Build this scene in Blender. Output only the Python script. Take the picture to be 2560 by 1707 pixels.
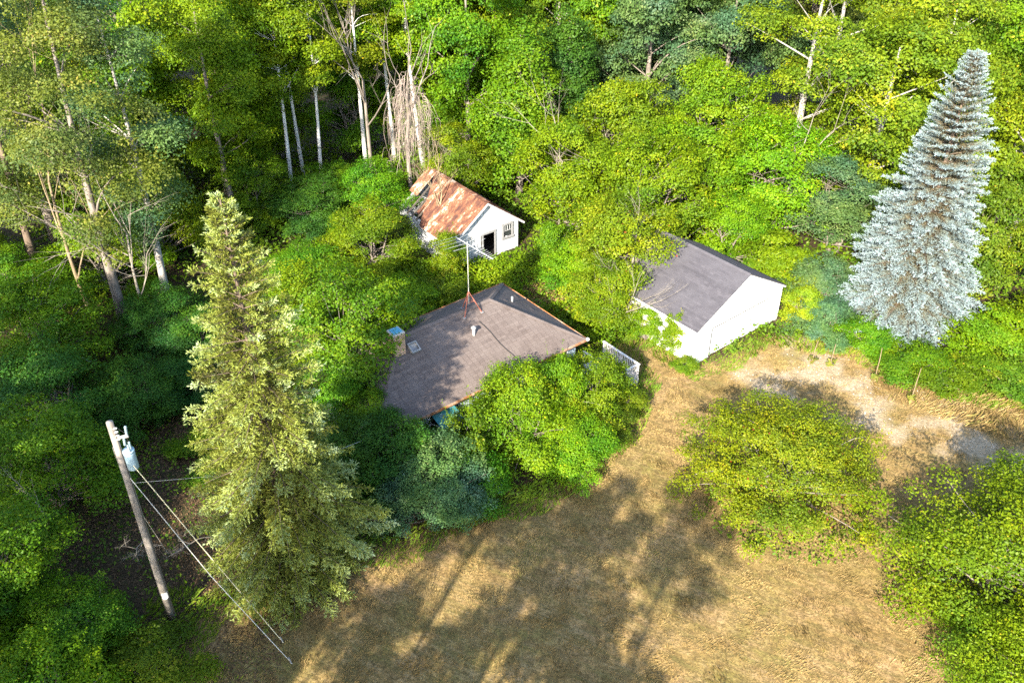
import bpy, math, random
import numpy as np
from mathutils import Vector

for o in list(bpy.data.objects): bpy.data.objects.remove(o)
SC = bpy.context.scene
COL = SC.collection
R = math.radians

# ------------------------------------------------------------------ camera
cam_d = bpy.data.cameras.new('camera'); cam = bpy.data.objects.new('camera', cam_d); COL.objects.link(cam)
cam.location = (0, 0, 31.915); cam.rotation_euler = (R(90 - 34.72), 0, 0)
cam_d.sensor_width = 36; cam_d.lens = 31.79; cam_d.clip_end = 3000; cam_d.clip_start = .5
SC.camera = cam

# ------------------------------------------------------------------ sky, sun, exposure
SUN_EL, SUN_AZ = 29.5, 22.0          # shadows fall forward and 22 degrees to the right
w = bpy.data.worlds.new('World'); SC.world = w; w.use_nodes = True
nt = w.node_tree; nt.nodes.clear()
wo = nt.nodes.new('ShaderNodeOutputWorld'); bg = nt.nodes.new('ShaderNodeBackground'); sk = nt.nodes.new('ShaderNodeTexSky')
sk.sky_type = 'NISHITA'; sk.sun_disc = False; sk.sun_elevation = R(SUN_EL); sk.sun_rotation = R(180 + SUN_AZ)
bg.inputs['Strength'].default_value = 0.15
nt.links.new(sk.outputs[0], bg.inputs[0]); nt.links.new(bg.outputs[0], wo.inputs[0])
sd = bpy.data.lights.new('sun', 'SUN'); sun = bpy.data.objects.new('sun', sd); COL.objects.link(sun)
sd.energy = 5.0; sd.angle = R(0.53); sd.color = (1.0, .91, .76)
tr = Vector((math.sin(R(SUN_AZ)) * math.cos(R(SUN_EL)), math.cos(R(SUN_AZ)) * math.cos(R(SUN_EL)), -math.sin(R(SUN_EL))))
sun.rotation_euler = tr.to_track_quat('-Z', 'Y').to_euler(); sun.location = (-40, -60, 60)
SC.view_settings.view_transform = 'Standard'; SC.view_settings.look = 'None'
SC.view_settings.exposure = 2.0; SC.view_settings.gamma = 1.0; SC.view_settings.use_curve_mapping = False
SC.render.engine = 'CYCLES'
SC.cycles.max_bounces = 6; SC.cycles.diffuse_bounces = 3; SC.cycles.transmission_bounces = 4; SC.cycles.glossy_bounces = 2
SC.cycles.use_denoising = False

# ------------------------------------------------------------------ materials
def new_mat(name):
    m = bpy.data.materials.new(name); m.use_nodes = True; n = m.node_tree; n.nodes.clear()
    out = n.nodes.new('ShaderNodeOutputMaterial'); b = n.nodes.new('ShaderNodeBsdfPrincipled')
    n.links.new(b.outputs[0], out.inputs[0]); b.inputs['Roughness'].default_value = .7
    b.inputs['Specular IOR Level'].default_value = .3
    return m, n, b, out
def ramp(n, fac, stops):
    r = n.nodes.new('ShaderNodeValToRGB'); e = r.color_ramp.elements
    while len(e) < len(stops): e.new(.5)
    for k, (p, c) in enumerate(stops): e[k].position = p; e[k].color = (*c, 1)
    n.links.new(fac, r.inputs[0]); return r.outputs[0]
def noise(n, scale, detail=4, rough=.6, coord='Object', vec=None, stretch=None):
    t = n.nodes.new('ShaderNodeTexNoise'); t.inputs['Scale'].default_value = scale
    t.inputs['Detail'].default_value = detail; t.inputs['Roughness'].default_value = rough
    if vec is None:
        c = n.nodes.new('ShaderNodeTexCoord'); vec = c.outputs[coord]
    if stretch:
        mp = n.nodes.new('ShaderNodeMapping'); mp.inputs['Scale'].default_value = stretch
        n.links.new(vec, mp.inputs[0]); vec = mp.outputs[0]
    n.links.new(vec, t.inputs['Vector']); return t.outputs[0]
def mixc(n, fac, a, b, mode='MIX'):
    m = n.nodes.new('ShaderNodeMix'); m.data_type = 'RGBA'; m.blend_type = mode
    for s, v in ((m.inputs[0], fac), (m.inputs[6], a), (m.inputs[7], b)):
        if hasattr(v, 'is_linked'): n.links.new(v, s)
        elif isinstance(v, tuple): s.default_value = (*v, 1)
        else: s.default_value = v
    return m.outputs[2]
def math_n(n, op, a, b=0.0, clamp=False):
    m = n.nodes.new('ShaderNodeMath'); m.operation = op; m.use_clamp = clamp
    for s, v in ((m.inputs[0], a), (m.inputs[1], b)):
        if hasattr(v, 'is_linked'): n.links.new(v, s)
        else: s.default_value = v
    return m.outputs[0]
def attr(n, name):
    a = n.nodes.new('ShaderNodeAttribute'); a.attribute_name = name; return a
def bump(n, b, h, strength=.5, dist=.02):
    bp = n.nodes.new('ShaderNodeBump'); bp.inputs['Strength'].default_value = strength; bp.inputs['Distance'].default_value = dist
    n.links.new(h, bp.inputs['Height']); n.links.new(bp.outputs[0], b.inputs['Normal'])

def leaf_mat(name, stops, transl=.35, rough=.5, var=.16):
    m, n, b, out = new_mat(name)
    t = attr(n, 'tone').outputs['Fac']
    oi = n.nodes.new('ShaderNodeObjectInfo')
    c = ramp(n, t, stops)
    if var:     # patches of older, duller leaves
        ge = n.nodes.new('ShaderNodeNewGeometry'); mul = n.nodes.new('ShaderNodeMix'); mul.data_type = 'RGBA'; mul.blend_type = 'MULTIPLY'; mul.inputs[0].default_value = 1
        n.links.new(c, mul.inputs[6]); mul.inputs[7].default_value = (.52, .72, 1.6, 1)
        c = mixc(n, ramp(n, noise(n, .33, 4, .65, vec=ge.outputs['Position']), [(.44, (0, 0, 0)), (.62, (.85, .85, .85))]), c, mul.outputs[2])
    hsv = n.nodes.new('ShaderNodeHueSaturation')
    hue = math_n(n, 'ADD', math_n(n, 'MULTIPLY', math_n(n, 'SUBTRACT', oi.outputs['Random'], .5), var * .22), .5)
    val = math_n(n, 'ADD', math_n(n, 'MULTIPLY', math_n(n, 'SUBTRACT', oi.outputs['Random'], .5), var * 2), 1.0)
    n.links.new(hue, hsv.inputs['Hue']); n.links.new(val, hsv.inputs['Value']); n.links.new(c, hsv.inputs['Color'])
    b.inputs['Roughness'].default_value = rough; b.inputs['Specular IOR Level'].default_value = .16
    n.links.new(hsv.outputs[0], b.inputs['Base Color'])
    tb = n.nodes.new('ShaderNodeBsdfTranslucent'); n.links.new(mixc(n, .5, hsv.outputs[0], (.20, .26, .01)), tb.inputs[0])
    mx = n.nodes.new('ShaderNodeMixShader'); mx.inputs[0].default_value = transl
    n.links.new(b.outputs[0], mx.inputs[1]); n.links.new(tb.outputs[0], mx.inputs[2]); n.links.new(mx.outputs[0], out.inputs[0])
    return m
LEAF = {
    'lime':   leaf_mat('lime_leaves',   [(0, (.055, .130, .003)), (.45, (.138, .232, .004)), (.85, (.215, .285, .006)), (1, (.40, .35, .012))]),
    'green':  leaf_mat('green_leaves',  [(0, (.034, .100, .005)), (.5, (.100, .195, .004)), (.9, (.180, .255, .006)), (1, (.28, .29, .02))]),
    'deep':   leaf_mat('deep_green_leaves', [(0, (.022, .070, .008)), (.5, (.045, .120, .010)), (.95, (.085, .17, .012)), (1, (.16, .19, .02))]),
    'olive':  leaf_mat('olive_leaves',  [(0, (.070, .100, .012)), (.5, (.140, .175, .022)), (.85, (.220, .225, .035)), (1, (.33, .25, .05))]),
    'grey':   leaf_mat('grey_green_leaves', [(0, (.045, .095, .025)), (.5, (.090, .160, .038)), (.9, (.160, .215, .065)), (1, (.22, .25, .09))]),
    'gold':   leaf_mat('golden_leaves', [(0, (.13, .18, .004)), (.5, (.27, .28, .005)), (.9, (.42, .37, .008)), (1, (.50, .38, .02))]),
    'maple':  leaf_mat('yellowing_leaves', [(0, (.070, .130, .004)), (.5, (.155, .225, .006)), (.85, (.245, .285, .010)), (1, (.46, .36, .012))]),
    'apple':  leaf_mat('fruit_tree_leaves', [(0, (.065, .120, .004)), (.5, (.175, .230, .005)), (.85, (.29, .285, .008)), (.955, (.36, .30, .012)), (.97, (.26, .055, .015)), (1, (.20, .035, .012))]),
    'weed':   leaf_mat('weed_leaves', [(0, (.050, .105, .004)), (.5, (.115, .185, .006)), (.9, (.21, .24, .012)), (1, (.36, .29, .03))]),
}
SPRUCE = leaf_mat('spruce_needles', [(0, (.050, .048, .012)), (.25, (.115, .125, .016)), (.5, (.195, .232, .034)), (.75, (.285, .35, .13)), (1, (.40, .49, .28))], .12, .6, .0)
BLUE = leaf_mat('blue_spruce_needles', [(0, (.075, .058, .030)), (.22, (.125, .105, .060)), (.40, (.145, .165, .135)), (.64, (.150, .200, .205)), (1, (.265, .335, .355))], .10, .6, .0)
DRYG = leaf_mat('dry_grass_blades', [(0, (.13, .086, .030)), (.4, (.245, .165, .060)), (.75, (.35, .255, .105)), (.9, (.16, .165, .028)), (1, (.085, .125, .016))], .2, .6, .0)
LITTER = leaf_mat('leaf_litter', [(0, (.05, .03, .015)), (.5, (.13, .08, .04)), (1, (.27, .17, .09))], .05, .7, .0)
GREENG = leaf_mat('green_grass_blades', [(0, (.06, .12, .006)), (.6, (.13, .20, .010)), (.9, (.26, .26, .03)), (1, (.36, .29, .06))], .3, .6, .0)

def plain(name, col, var=.25, scale=6, rough=.75, metal=0, bmp=.3, stretch=None, dirt=None):
    m, n, b, out = new_mat(name)
    nz = noise(n, scale, 6, .65, stretch=stretch)
    lo = tuple(c * (1 - var) for c in col); hi = tuple(min(1, c * (1 + var)) for c in col)
    c = ramp(n, nz, [(.3, lo), (.7, hi)])
    if dirt: c = mixc(n, ramp(n, noise(n, 1.3, 5, .7), [(.48, (0, 0, 0)), (.66, (1, 1, 1))]), c, dirt)
    n.links.new(c, b.inputs['Base Color']); b.inputs['Roughness'].default_value = rough; b.inputs['Metallic'].default_value = metal
    if bmp: bump(n, b, nz, bmp, .01)
    return m
def bark(name, lo, hi, band=None):
    m, n, b, out = new_mat(name)
    nz = noise(n, 5, 6, .7, stretch=(1, 1, .25))
    c = ramp(n, nz, [(.35, lo), (.65, hi)])
    if band:
        c = mixc(n, ramp(n, noise(n, 3.0, 4, .7, stretch=(.6, .6, 3)), [(.60, (0, 0, 0)), (.66, (1, 1, 1))]), c, band)
    n.links.new(c, b.inputs['Base Color']); b.inputs['Roughness'].default_value = .85; bump(n, b, nz, .6, .03); return m
BARK = bark('brown_bark', (.07, .05, .035), (.20, .15, .11))
BARKG = bark('grey_bark', (.10, .085, .07), (.26, .22, .185))
BIRCH = bark('white_birch_bark', (.44, .43, .40), (.72, .71, .67), (.07, .06, .055))
PALEB = bark('pale_patchy_bark', (.20, .18, .155), (.46, .43, .39), (.16, .13, .11))
DEAD = bark('dead_wood', (.14, .12, .095), (.32, .28, .23))
TWIG = bark('tan_twigs', (.15, .11, .065), (.30, .23, .14))
VINE = bark('dry_grey_vines', (.16, .12, .10), (.34, .28, .24))
MB_PAINT = plain('white_paint', (.80, .80, .78), .06, 4, .6, bmp=.1)
MB_PAINT_OLD = plain('weathered_white_boards', (.50, .51, .52), .14, 9, .7, bmp=.3, stretch=(1, 1, .12), dirt=(.36, .36, .36))
SHADEWOOD = plain('wood_darkened_for_shade', (.10, .085, .07), .35, 8, .9)  # wood colour darkened so the open roof hole looks shaded
GREYWOOD = plain('weathered_grey_wood', (.36, .34, .32), .35, 8, .85, stretch=(1, 1, .2))
PALEWOOD = plain('pale_weathered_deck_wood', (.55, .51, .47), .3, 8, .85)
TRIMGREY = plain('grey_weathered_trim', (.22, .22, .22), .3, 8)
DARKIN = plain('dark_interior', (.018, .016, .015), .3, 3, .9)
RUSTPIPE = plain('rusty_red_pipe', (.26, .09, .06), .4, 10, .8)
ALU = plain('aluminium', (.42, .42, .41), .1, 10, .4, .15, 0)
GALV = plain('galvanised_mast', (.62, .60, .50), .15, 10, .5, .3, 0)
CABLE = plain('black_cable', (.02, .02, .02), .2, 10, .6, bmp=0)
WIRE = plain('pale_wire', (.55, .54, .50), .2, 10, .5, .2, 0)
WIREY = plain('yellowed_guy_sleeve', (.66, .60, .40), .15, 10, .5, 0, 0)
TANK = plain('blue_grey_transformer_paint', (.30, .42, .50), .08, 5, .4, bmp=0)
PORC = plain('grey_insulator', (.20, .27, .30), .1, 5, .2, bmp=0)
POLEW = bark('utility_pole_wood', (.15, .13, .11), (.33, .29, .25))
BRICK = plain('tan_brick', (.40, .27, .18), .25, 12)
MORTAR = plain('mortar', (.42, .39, .35), .15, 12)
BLUECAP = plain('blue_metal_cap', (.10, .33, .48), .15, 5, .4, .2, 0)
TEAL = plain('faded_teal_panel', (.03, .16, .17), .3, 3, .6, dirt=(.16, .24, .24))
SIDING = plain('blue_grey_siding', (.30, .36, .40), .15, 5)
GLASS = plain('dark_window_glass', (.03, .035, .035), .3, 3, .08, bmp=0)
GUTTER = plain('rust_stained_gutter', (.30, .13, .05), .5, 4, .7, dirt=(.52, .40, .30))
LEADW = plain('white_vent_pipe', (.62, .60, .56), .15, 6, .5)
NOTICE = plain('white_notice_plate', (.78, .78, .76), .05, 6, .5, bmp=0)
BLACK = plain('black_print_and_gap', (.015, .015, .015), .1, 6, .6, bmp=0)  # also paints the shaded gap round the garage door
APPLE = plain('red_fruit', (.36, .05, .03), .3, 5, .35, bmp=0)

def shingle_mat(name, dark, mid, light, stain):
    m, n, b, out = new_mat(name)
    t = attr(n, 'tone').outputs['Fac']
    nz = noise(n, 38, 3, .7); big = noise(n, .55, 4, .6)
    c = ramp(n, math_n(n, 'ADD', math_n(n, 'MULTIPLY', t, .75), math_n(n, 'MULTIPLY', nz, .25)), [(.1, dark), (.5, mid), (.95, light)])
    c = mixc(n, ramp(n, big, [(.42, (0, 0, 0)), (.72, (1, 1, 1))]), c, stain)
    strk = noise(n, 2.2, 4, .6, stretch=(1, .25, .25))
    c = mixc(n, ramp(n, strk, [(.55, (0, 0, 0)), (.8, (.5, .5, .5))]), c, tuple(x * .62 for x in mid))
    n.links.new(c, b.inputs['Base Color']); b.inputs['Roughness'].default_value = .92; bump(n, b, nz, .4, .01); return m
SH_HOUSE = shingle_mat('brown_grey_shingle', (.070, .054, .048), (.112, .088, .078), (.16, .130, .115), (.138, .112, .10))
SH_GAR = shingle_mat('purple_grey_shingle', (.040, .038, .044), (.066, .062, .071), (.098, .092, .102), (.080, .076, .086))

def rust_mat():
    m, n, b, out = new_mat('rusty_sheet_metal')
    t = attr(n, 'tone').outputs['Fac']
    n1 = noise(n, 1.5, 8, .72, stretch=(.7, 1.7, .7)); n2 = noise(n, 9, 5, .75)
    f = math_n(n, 'ADD', math_n(n, 'ADD', math_n(n, 'MULTIPLY', n1, .72), math_n(n, 'MULTIPLY', n2, .28)), math_n(n, 'MULTIPLY', math_n(n, 'SUBTRACT', t, .5), .13))
    c = ramp(n, f, [(.36, (.050, .024, .020)), (.45, (.10, .042, .028)), (.51, (.17, .070, .034)), (.55, (.22, .12, .065)), (.575, (.33, .28, .23)), (.68, (.46, .44, .42))])
    n.links.new(c, b.inputs['Base Color'])
    n.links.new(ramp(n, f, [(.5, (.85, .85, .85)), (.62, (.5, .5, .5))]), b.inputs['Roughness']); bump(n, b, n2, .3, .01); return m
RUST = rust_mat()

# ------------------------------------------------------------------ mesh helpers
class MB:
    def __init__(s): s.v = []; s.f = []; s.t = []
    def add(s, vs, fs, tone=.5):
        k = len(s.v); s.v += [tuple(map(float, p)) for p in vs]; s.f += [tuple(i + k for i in f) for f in fs]; s.t += [tone] * len(fs); return s
    def box(s, c, d, ax=None, tone=.5):
        c = np.array(c, float); A = np.eye(3) if ax is None else np.array(ax, float); h = np.array(d, float) / 2
        vs = [c + A[0] * h[0] * i + A[1] * h[1] * j + A[2] * h[2] * k for k in (-1, 1) for j in (-1, 1) for i in (-1, 1)]
        return s.add(vs, [(0, 2, 3, 1), (4, 5, 7, 6), (0, 1, 5, 4), (2, 6, 7, 3), (0, 4, 6, 2), (1, 3, 7, 5)], tone)
    def bar(s, p, q, w=.05, h=None, tone=.5):
        p = np.array(p, float); q = np.array(q, float); d = q - p; L = np.linalg.norm(d); d /= L
        up = np.array([0, 0, 1.]) if abs(d[2]) < .95 else np.array([0, 1., 0])
        y = np.cross(up, d); y /= np.linalg.norm(y); z = np.cross(d, y)
        return s.box((p + q) / 2, (L, w, h or w), [d, y, z], tone)
    def tube(s, pts, rad, n=6, tone=.5, cap=True):
        pts = np.array(pts, float); m = len(pts); rad = np.broadcast_to(np.array(rad, float), (m,))
        tg = np.gradient(pts, axis=0); tg /= np.linalg.norm(tg, axis=1)[:, None] + 1e-9
        ref = np.array([0, 0, 1.]) if abs(tg[0][2]) < .9 else np.array([1., 0, 0]); vs = []; fs = []
        for i in range(m):
            x = np.cross(ref, tg[i]); nx = np.linalg.norm(x)
            if nx < 1e-3: x = np.cross(np.array([0, 1., 0]), tg[i]); nx = np.linalg.norm(x)
            x /= nx; y = np.cross(tg[i], x)
            for k in range(n):
                a = 2 * math.pi * k / n; vs.append(pts[i] + (x * math.cos(a) + y * math.sin(a)) * rad[i])
        for i in range(m - 1):
            for k in range(n):
                fs.append((i * n + k, i * n + (k + 1) % n, (i + 1) * n + (k + 1) % n, (i + 1) * n + k))
        if cap: fs += [tuple(range(n))[::-1], tuple(range((m - 1) * n, m * n))]
        return s.add(vs, fs, tone)
    def mesh(s, name, mat, smooth=False):
        me = bpy.data.meshes.new(name); me.from_pydata(s.v, [], s.f); me.update()
        a = me.attributes.new('tone', 'FLOAT', 'FACE'); a.data.foreach_set('value', np.array(s.t, np.float32))
        if smooth: me.polygons.foreach_set('use_smooth', [True] * len(me.polygons))
        me.materials.append(mat); return me
    def build(s, name, mat, parent=None, smooth=False):
        return link(name, s.mesh(name, mat, smooth), parent)
def link(name, me, parent=None, mat=None):
    o = bpy.data.objects.new(name, me); COL.objects.link(o)
    if parent: o.parent = parent
    if mat:
        o.material_slots[0].link = 'OBJECT'; o.material_slots[0].material = mat
    return o
def tag(o, label=None, cat=None, group=None, kind=None):
    if label: o['label'] = label
    if cat: o['category'] = cat
    if group: o['group'] = group
    if kind: o['kind'] = kind
    return o
def thing(name, label, cat, loc=(0, 0, 0), rz=0, group=None, scale=(1, 1, 1)):
    o = bpy.data.objects.new(name, None); COL.objects.link(o); o.empty_display_size = .3
    o.location = loc; o.rotation_euler = (0, 0, rz); o.scale = scale
    return tag(o, label, cat, group)
def quads_mesh(name, V, tone, mat):
    """V: (n,4,3) corner array -> mesh of n quads with a tone per face"""
    n = len(V); me = bpy.data.meshes.new(name)
    me.vertices.add(4 * n); me.vertices.foreach_set('co', np.ascontiguousarray(V, np.float32).ravel())
    me.loops.add(4 * n); me.loops.foreach_set('vertex_index', np.arange(4 * n, dtype=np.int32))
    me.polygons.add(n); me.polygons.foreach_set('loop_start', np.arange(0, 4 * n, 4, dtype=np.int32))
    me.update(calc_edges=True)
    a = me.attributes.new('tone', 'FLOAT', 'FACE'); a.data.foreach_set('value', np.clip(tone, 0, 1).astype(np.float32))
    me.materials.append(mat); return me
def unit(a): return a / (np.linalg.norm(a, axis=-1, keepdims=True) + 1e-9)
def leaf_quads(P, N, size, rng, aspect=.62):
    """a pointed, slightly folded leaf per point"""
    n = len(P); size = np.broadcast_to(size, (n,))[:, None]
    T = unit(np.cross(N, rng.normal(size=(n, 3)))); B = np.cross(N, T)
    return np.stack([P - T * size * .5, P + B * size * aspect * .5 + N * size * .10, P + T * size * .5, P - B * size * aspect * .5 + N * size * .10], 1)

# ------------------------------------------------------------------ tree prototypes
def bezier(p, q, r, k):
    t = np.linspace(0, 1, k)[:, None]; return (1 - t) ** 2 * p + 2 * t * (1 - t) * q + t * t * r
def make_tree(seed, H, base, Rc, nclump, per, rc=.8, leaf=.17, shape='round', trunk_r=.2, flat=.65, stems=1, lean=0, limb_frac=1.0, up=.40, droop=0, lobes=11, shoots=.12):
    rng = np.random.default_rng(seed)
    ctr = []; tries = 0; hc = H - base
    def prof(u):
        if shape == 'round': return math.sqrt(max(0, 1 - (2 * u - .85) ** 2 / 1.35))
        if shape == 'tall': return (min(1, u * 3.2) ** .6) * (1 - min(u, 1) ** 2.6) ** .6
        if shape == 'cone': return (min(1, u * 5) ** .6) * (1 - min(u, 1)) ** .75 + .06
        return math.sqrt(max(0, 1 - u ** 2.4))
    LB = []
    for li in range(lobes):     # boughs: uneven sub-crowns spiralling up the stem
        u = (li + rng.uniform(.1, .9)) / lobes * .92; a = 2.4 * li + rng.uniform(-.5, .5); pr = prof(u)
        lr = Rc * rng.uniform(.22, .50) * (.55 + .45 * pr); rr = max(0, Rc * pr * rng.uniform(.80, 1.22) - lr)
        LB.append((rr * math.cos(a), rr * math.sin(a), base + u * hc, lr))
    LB = np.array(LB); pl = LB[:, 3] ** 2; pl /= pl.sum()
    while len(ctr) < nclump and tries < nclump * 80:
        tries += 1; L_ = LB[rng.choice(lobes, p=pl)]; d = unit(rng.normal(size=3))
        if d[2] < -.2 and rng.uniform() < .7: d[2] = -d[2]
        p = L_[:3] + d * L_[3] * rng.uniform(.3, 1) ** .5 * np.array([1, 1, .85])
        if p[2] < base * .8 or p[2] > H * 1.04: continue
        if all((p[0] - q[0]) ** 2 + (p[1] - q[1]) ** 2 + (1.5 * (p[2] - q[2])) ** 2 > (rc * .62) ** 2 for q in ctr): ctr.append(p)
    ctr = np.array(ctr); nc = len(ctr)
    crad = rc * rng.uniform(.65, 1.3, nc); ctone = np.clip(rng.normal(.42, .22, nc), .02, .98)
    # leaves
    k = rng.poisson(per * (crad / rc) ** 2); idx = np.repeat(np.arange(nc), k); n = len(idx)
    d = unit(rng.normal(size=(n, 3))); d[:, 2] = np.where(d[:, 2] < -.25, -d[:, 2] * .6, d[:, 2])
    r = crad[idx] * rng.uniform(.2, 1, n) ** .55
    off = d * r[:, None]; off[:, 2] *= flat
    if droop: off[:, 2] -= droop * (off[:, 0] ** 2 + off[:, 1] ** 2)
    P = ctr[idx] + off
    axis = np.zeros((n, 3)); axis[:, :2] = P[:, :2]; axis = unit(axis)
    N = unit(d * .55 + np.array([0, 0, up]) + axis * .40 + rng.normal(size=(n, 3)) * .48)
    V = leaf_quads(P, N, leaf * rng.uniform(.6, 1.35, n), rng)
    tone = ctone[idx] * .62 + rng.uniform(0, .38, n) + (rng.uniform(0, 1, n) > .988) * .6
    ns = int(nc * shoots)
    if ns:      # leafy shoots standing proud of the outline
        si = rng.choice(nc, ns); kk = 14; sd_ = unit(np.stack([ctr[si, 0] * .12, ctr[si, 1] * .12, np.ones(ns)], 1) + rng.normal(size=(ns, 3)) * .35)
        ln = rc * rng.uniform(.9, 1.9, ns); t = np.linspace(.3, 1, kk)
        SP = (ctr[si][:, None] + sd_[:, None] * (ln[:, None] * t)[..., None]).reshape(-1, 3) + rng.normal(size=(ns * kk, 3)) * .05
        SN = unit(np.repeat(sd_, kk, 0) * .3 + rng.normal(size=(ns * kk, 3)) * .6 + np.array([0, -.1, .4]))
        V = np.concatenate([V, leaf_quads(SP, SN, leaf * rng.uniform(.6, 1.2, ns * kk), rng)]); tone = np.concatenate([tone, np.repeat(ctone[si], kk) * .5 + .25 + rng.uniform(0, .3, ns * kk)])
    crown = quads_mesh('crown', V, tone, LEAF['green'])
    # trunk and limbs
    mb = MB()
    for s in range(stems):
        a = 2 * math.pi * s / stems + rng.uniform(0, 1)
        top = np.array([math.cos(a), math.sin(a), 0]) * (Rc * .32 if stems > 1 else lean) + np.array([0, 0, base + hc * (.86 if stems == 1 else .6)])
        b0 = np.array([math.cos(a), math.sin(a), 0]) * (trunk_r * 1.5 if stems > 1 else 0)
        b0[2] = -.15
        mid = (b0 + top) / 2 + rng.normal(size=3) * np.array([.25, .25, 0])
        path = bezier(b0, mid, top, 9)
        rad = np.linspace(trunk_r * 1.15, trunk_r * .18, 9); rad[0] *= 1.35
        mb.tube(path, rad, 8)
        for ci in range(s, nc, stems):
            if rng.uniform() > limb_frac: continue
            c = ctr[ci]; dist = math.hypot(c[0], c[1])
            zs = max(base * .55, c[2] - dist * rng.uniform(.5, .95)); zs = min(zs, path[-1][2])
            j = int(np.argmin(abs(path[:, 2] - zs))); st = path[j]
            m1 = st * .5 + c * .5 + np.array([0, 0, .10 * dist]) + rng.normal(size=3) * (.12 + .10 * dist)
            ln = np.linalg.norm(c - st); r0 = min(rad[j] * .5, .014 + .013 * ln)
            mb.tube(bezier(st, m1, c, 6), np.linspace(r0, .008, 6), 4, cap=False)
    trunk = mb.mesh('trunk', BARK, True)
    return trunk, crown
PROTO = {}
def proto(key):
    if key not in PROTO: PROTO[key] = SPEC[key]()
    return PROTO[key]
SPEC = {
    'maple0': lambda: make_tree(11, 14, 3.2, 4.6, 230, 190, 1.0, .175, 'round', .24, limb_frac=0.12, lobes=13),
    'maple1': lambda: make_tree(12, 15, 4.0, 4.0, 210, 190, 1.0, .175, 'round', .22, limb_frac=0.12, lobes=13),
    'maple2': lambda: make_tree(13, 14, 2.6, 4.9, 240, 190, 1.0, .175, 'round', .28, limb_frac=0.15, lobes=14),
    'aspen0': lambda: make_tree(21, 18, 7.5, 2.6, 150, 150, .85, .15, 'tall', .15, lean=.5, limb_frac=0.15),
    'aspen1': lambda: make_tree(22, 18, 8.5, 2.3, 130, 150, .8, .15, 'tall', .13, lean=-.6, limb_frac=0.15),
    'cotton0': lambda: make_tree(31, 23, 4.5, 4.4, 250, 150, .95, .14, 'tall', .26, lean=.6, limb_frac=0.15, lobes=16),
    'cotton1': lambda: make_tree(32, 22, 5.0, 3.8, 210, 140, .95, .14, 'tall', .23, lean=-.5, limb_frac=0.15, lobes=15),
    'open0': lambda: make_tree(35, 20, 5.0, 4.4, 130, 130, .9, .165, 'round', .28, lean=.4, limb_frac=0.2, lobes=12),
    'shade0': lambda: make_tree(36, 20, 4.0, 5.0, 150, 105, .72, .24, 'round', .26, lean=.4, limb_frac=.9, lobes=15, shoots=0),
    'droop0': lambda: make_tree(41, 14, 1.5, 3.5, 210, 170, .9, .165, 'cone', .2, flat=.8, droop=.6, limb_frac=.3, lobes=16),
    'round0': lambda: make_tree(51, 7, .8, 3.6, 210, 190, .75, .125, 'round', .14, stems=3, limb_frac=.5, lobes=14),
    'round1': lambda: make_tree(52, 7, .9, 3.3, 190, 200, .75, .125, 'round', .13, stems=2, limb_frac=.5, lobes=12),
    'round2': lambda: make_tree(53, 6.5, .5, 3.8, 220, 190, .75, .125, 'dome', .13, stems=4, limb_frac=.5, lobes=14),
    'apple0': lambda: make_tree(61, 4.6, .25, 4.6, 370, 175, .62, .105, 'dome', .13, flat=.75, stems=4, limb_frac=.2, lobes=34, shoots=.2),
    'apple1': lambda: make_tree(62, 5.0, .3, 4.6, 300, 250, .66, .095, 'dome', .16, flat=.75, stems=3, limb_frac=.35, lobes=20, shoots=.25),
    'lilac0': lambda: make_tree(65, 4.4, .25, 3.3, 240, 180, .58, .11, 'dome', .07, stems=6, flat=.95, limb_frac=.4, lobes=18, shoots=.5),
    'bush0': lambda: make_tree(71, 2.6, .15, 2.0, 100, 165, .52, .105, 'dome', .04, stems=5, limb_frac=.5, shoots=.3),
    'bush1': lambda: make_tree(72, 2.4, .1, 1.8, 85, 165, .52, .11, 'dome', .04, stems=4, limb_frac=.5, shoots=.3),
    'sumac0': lambda: make_tree(75, 3.6, .4, 2.4, 110, 165, .60, .125, 'dome', .05, stems=5, flat=.5, limb_frac=.5, shoots=.2),
}
def tree(name, label, key, pal, x, y, s=1.0, sz=None, rz=None, bark_m=None, group=None, cat='tree', z=0):
    t, c = proto(key)
    k_ = 1.0 if key in ('shade0', 'apple0', 'bush0', 'bush1') else 1.12; s *= k_
    e = thing(name, label, cat, (x, y, z), rz if rz is not None else (x * 1.7 + y * 2.3) % 6.28, group, (s, s, sz or s))
    link('trunk', t, e, bark_m or BARKG); link('crown', c, e, LEAF[pal]); return e

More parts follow.
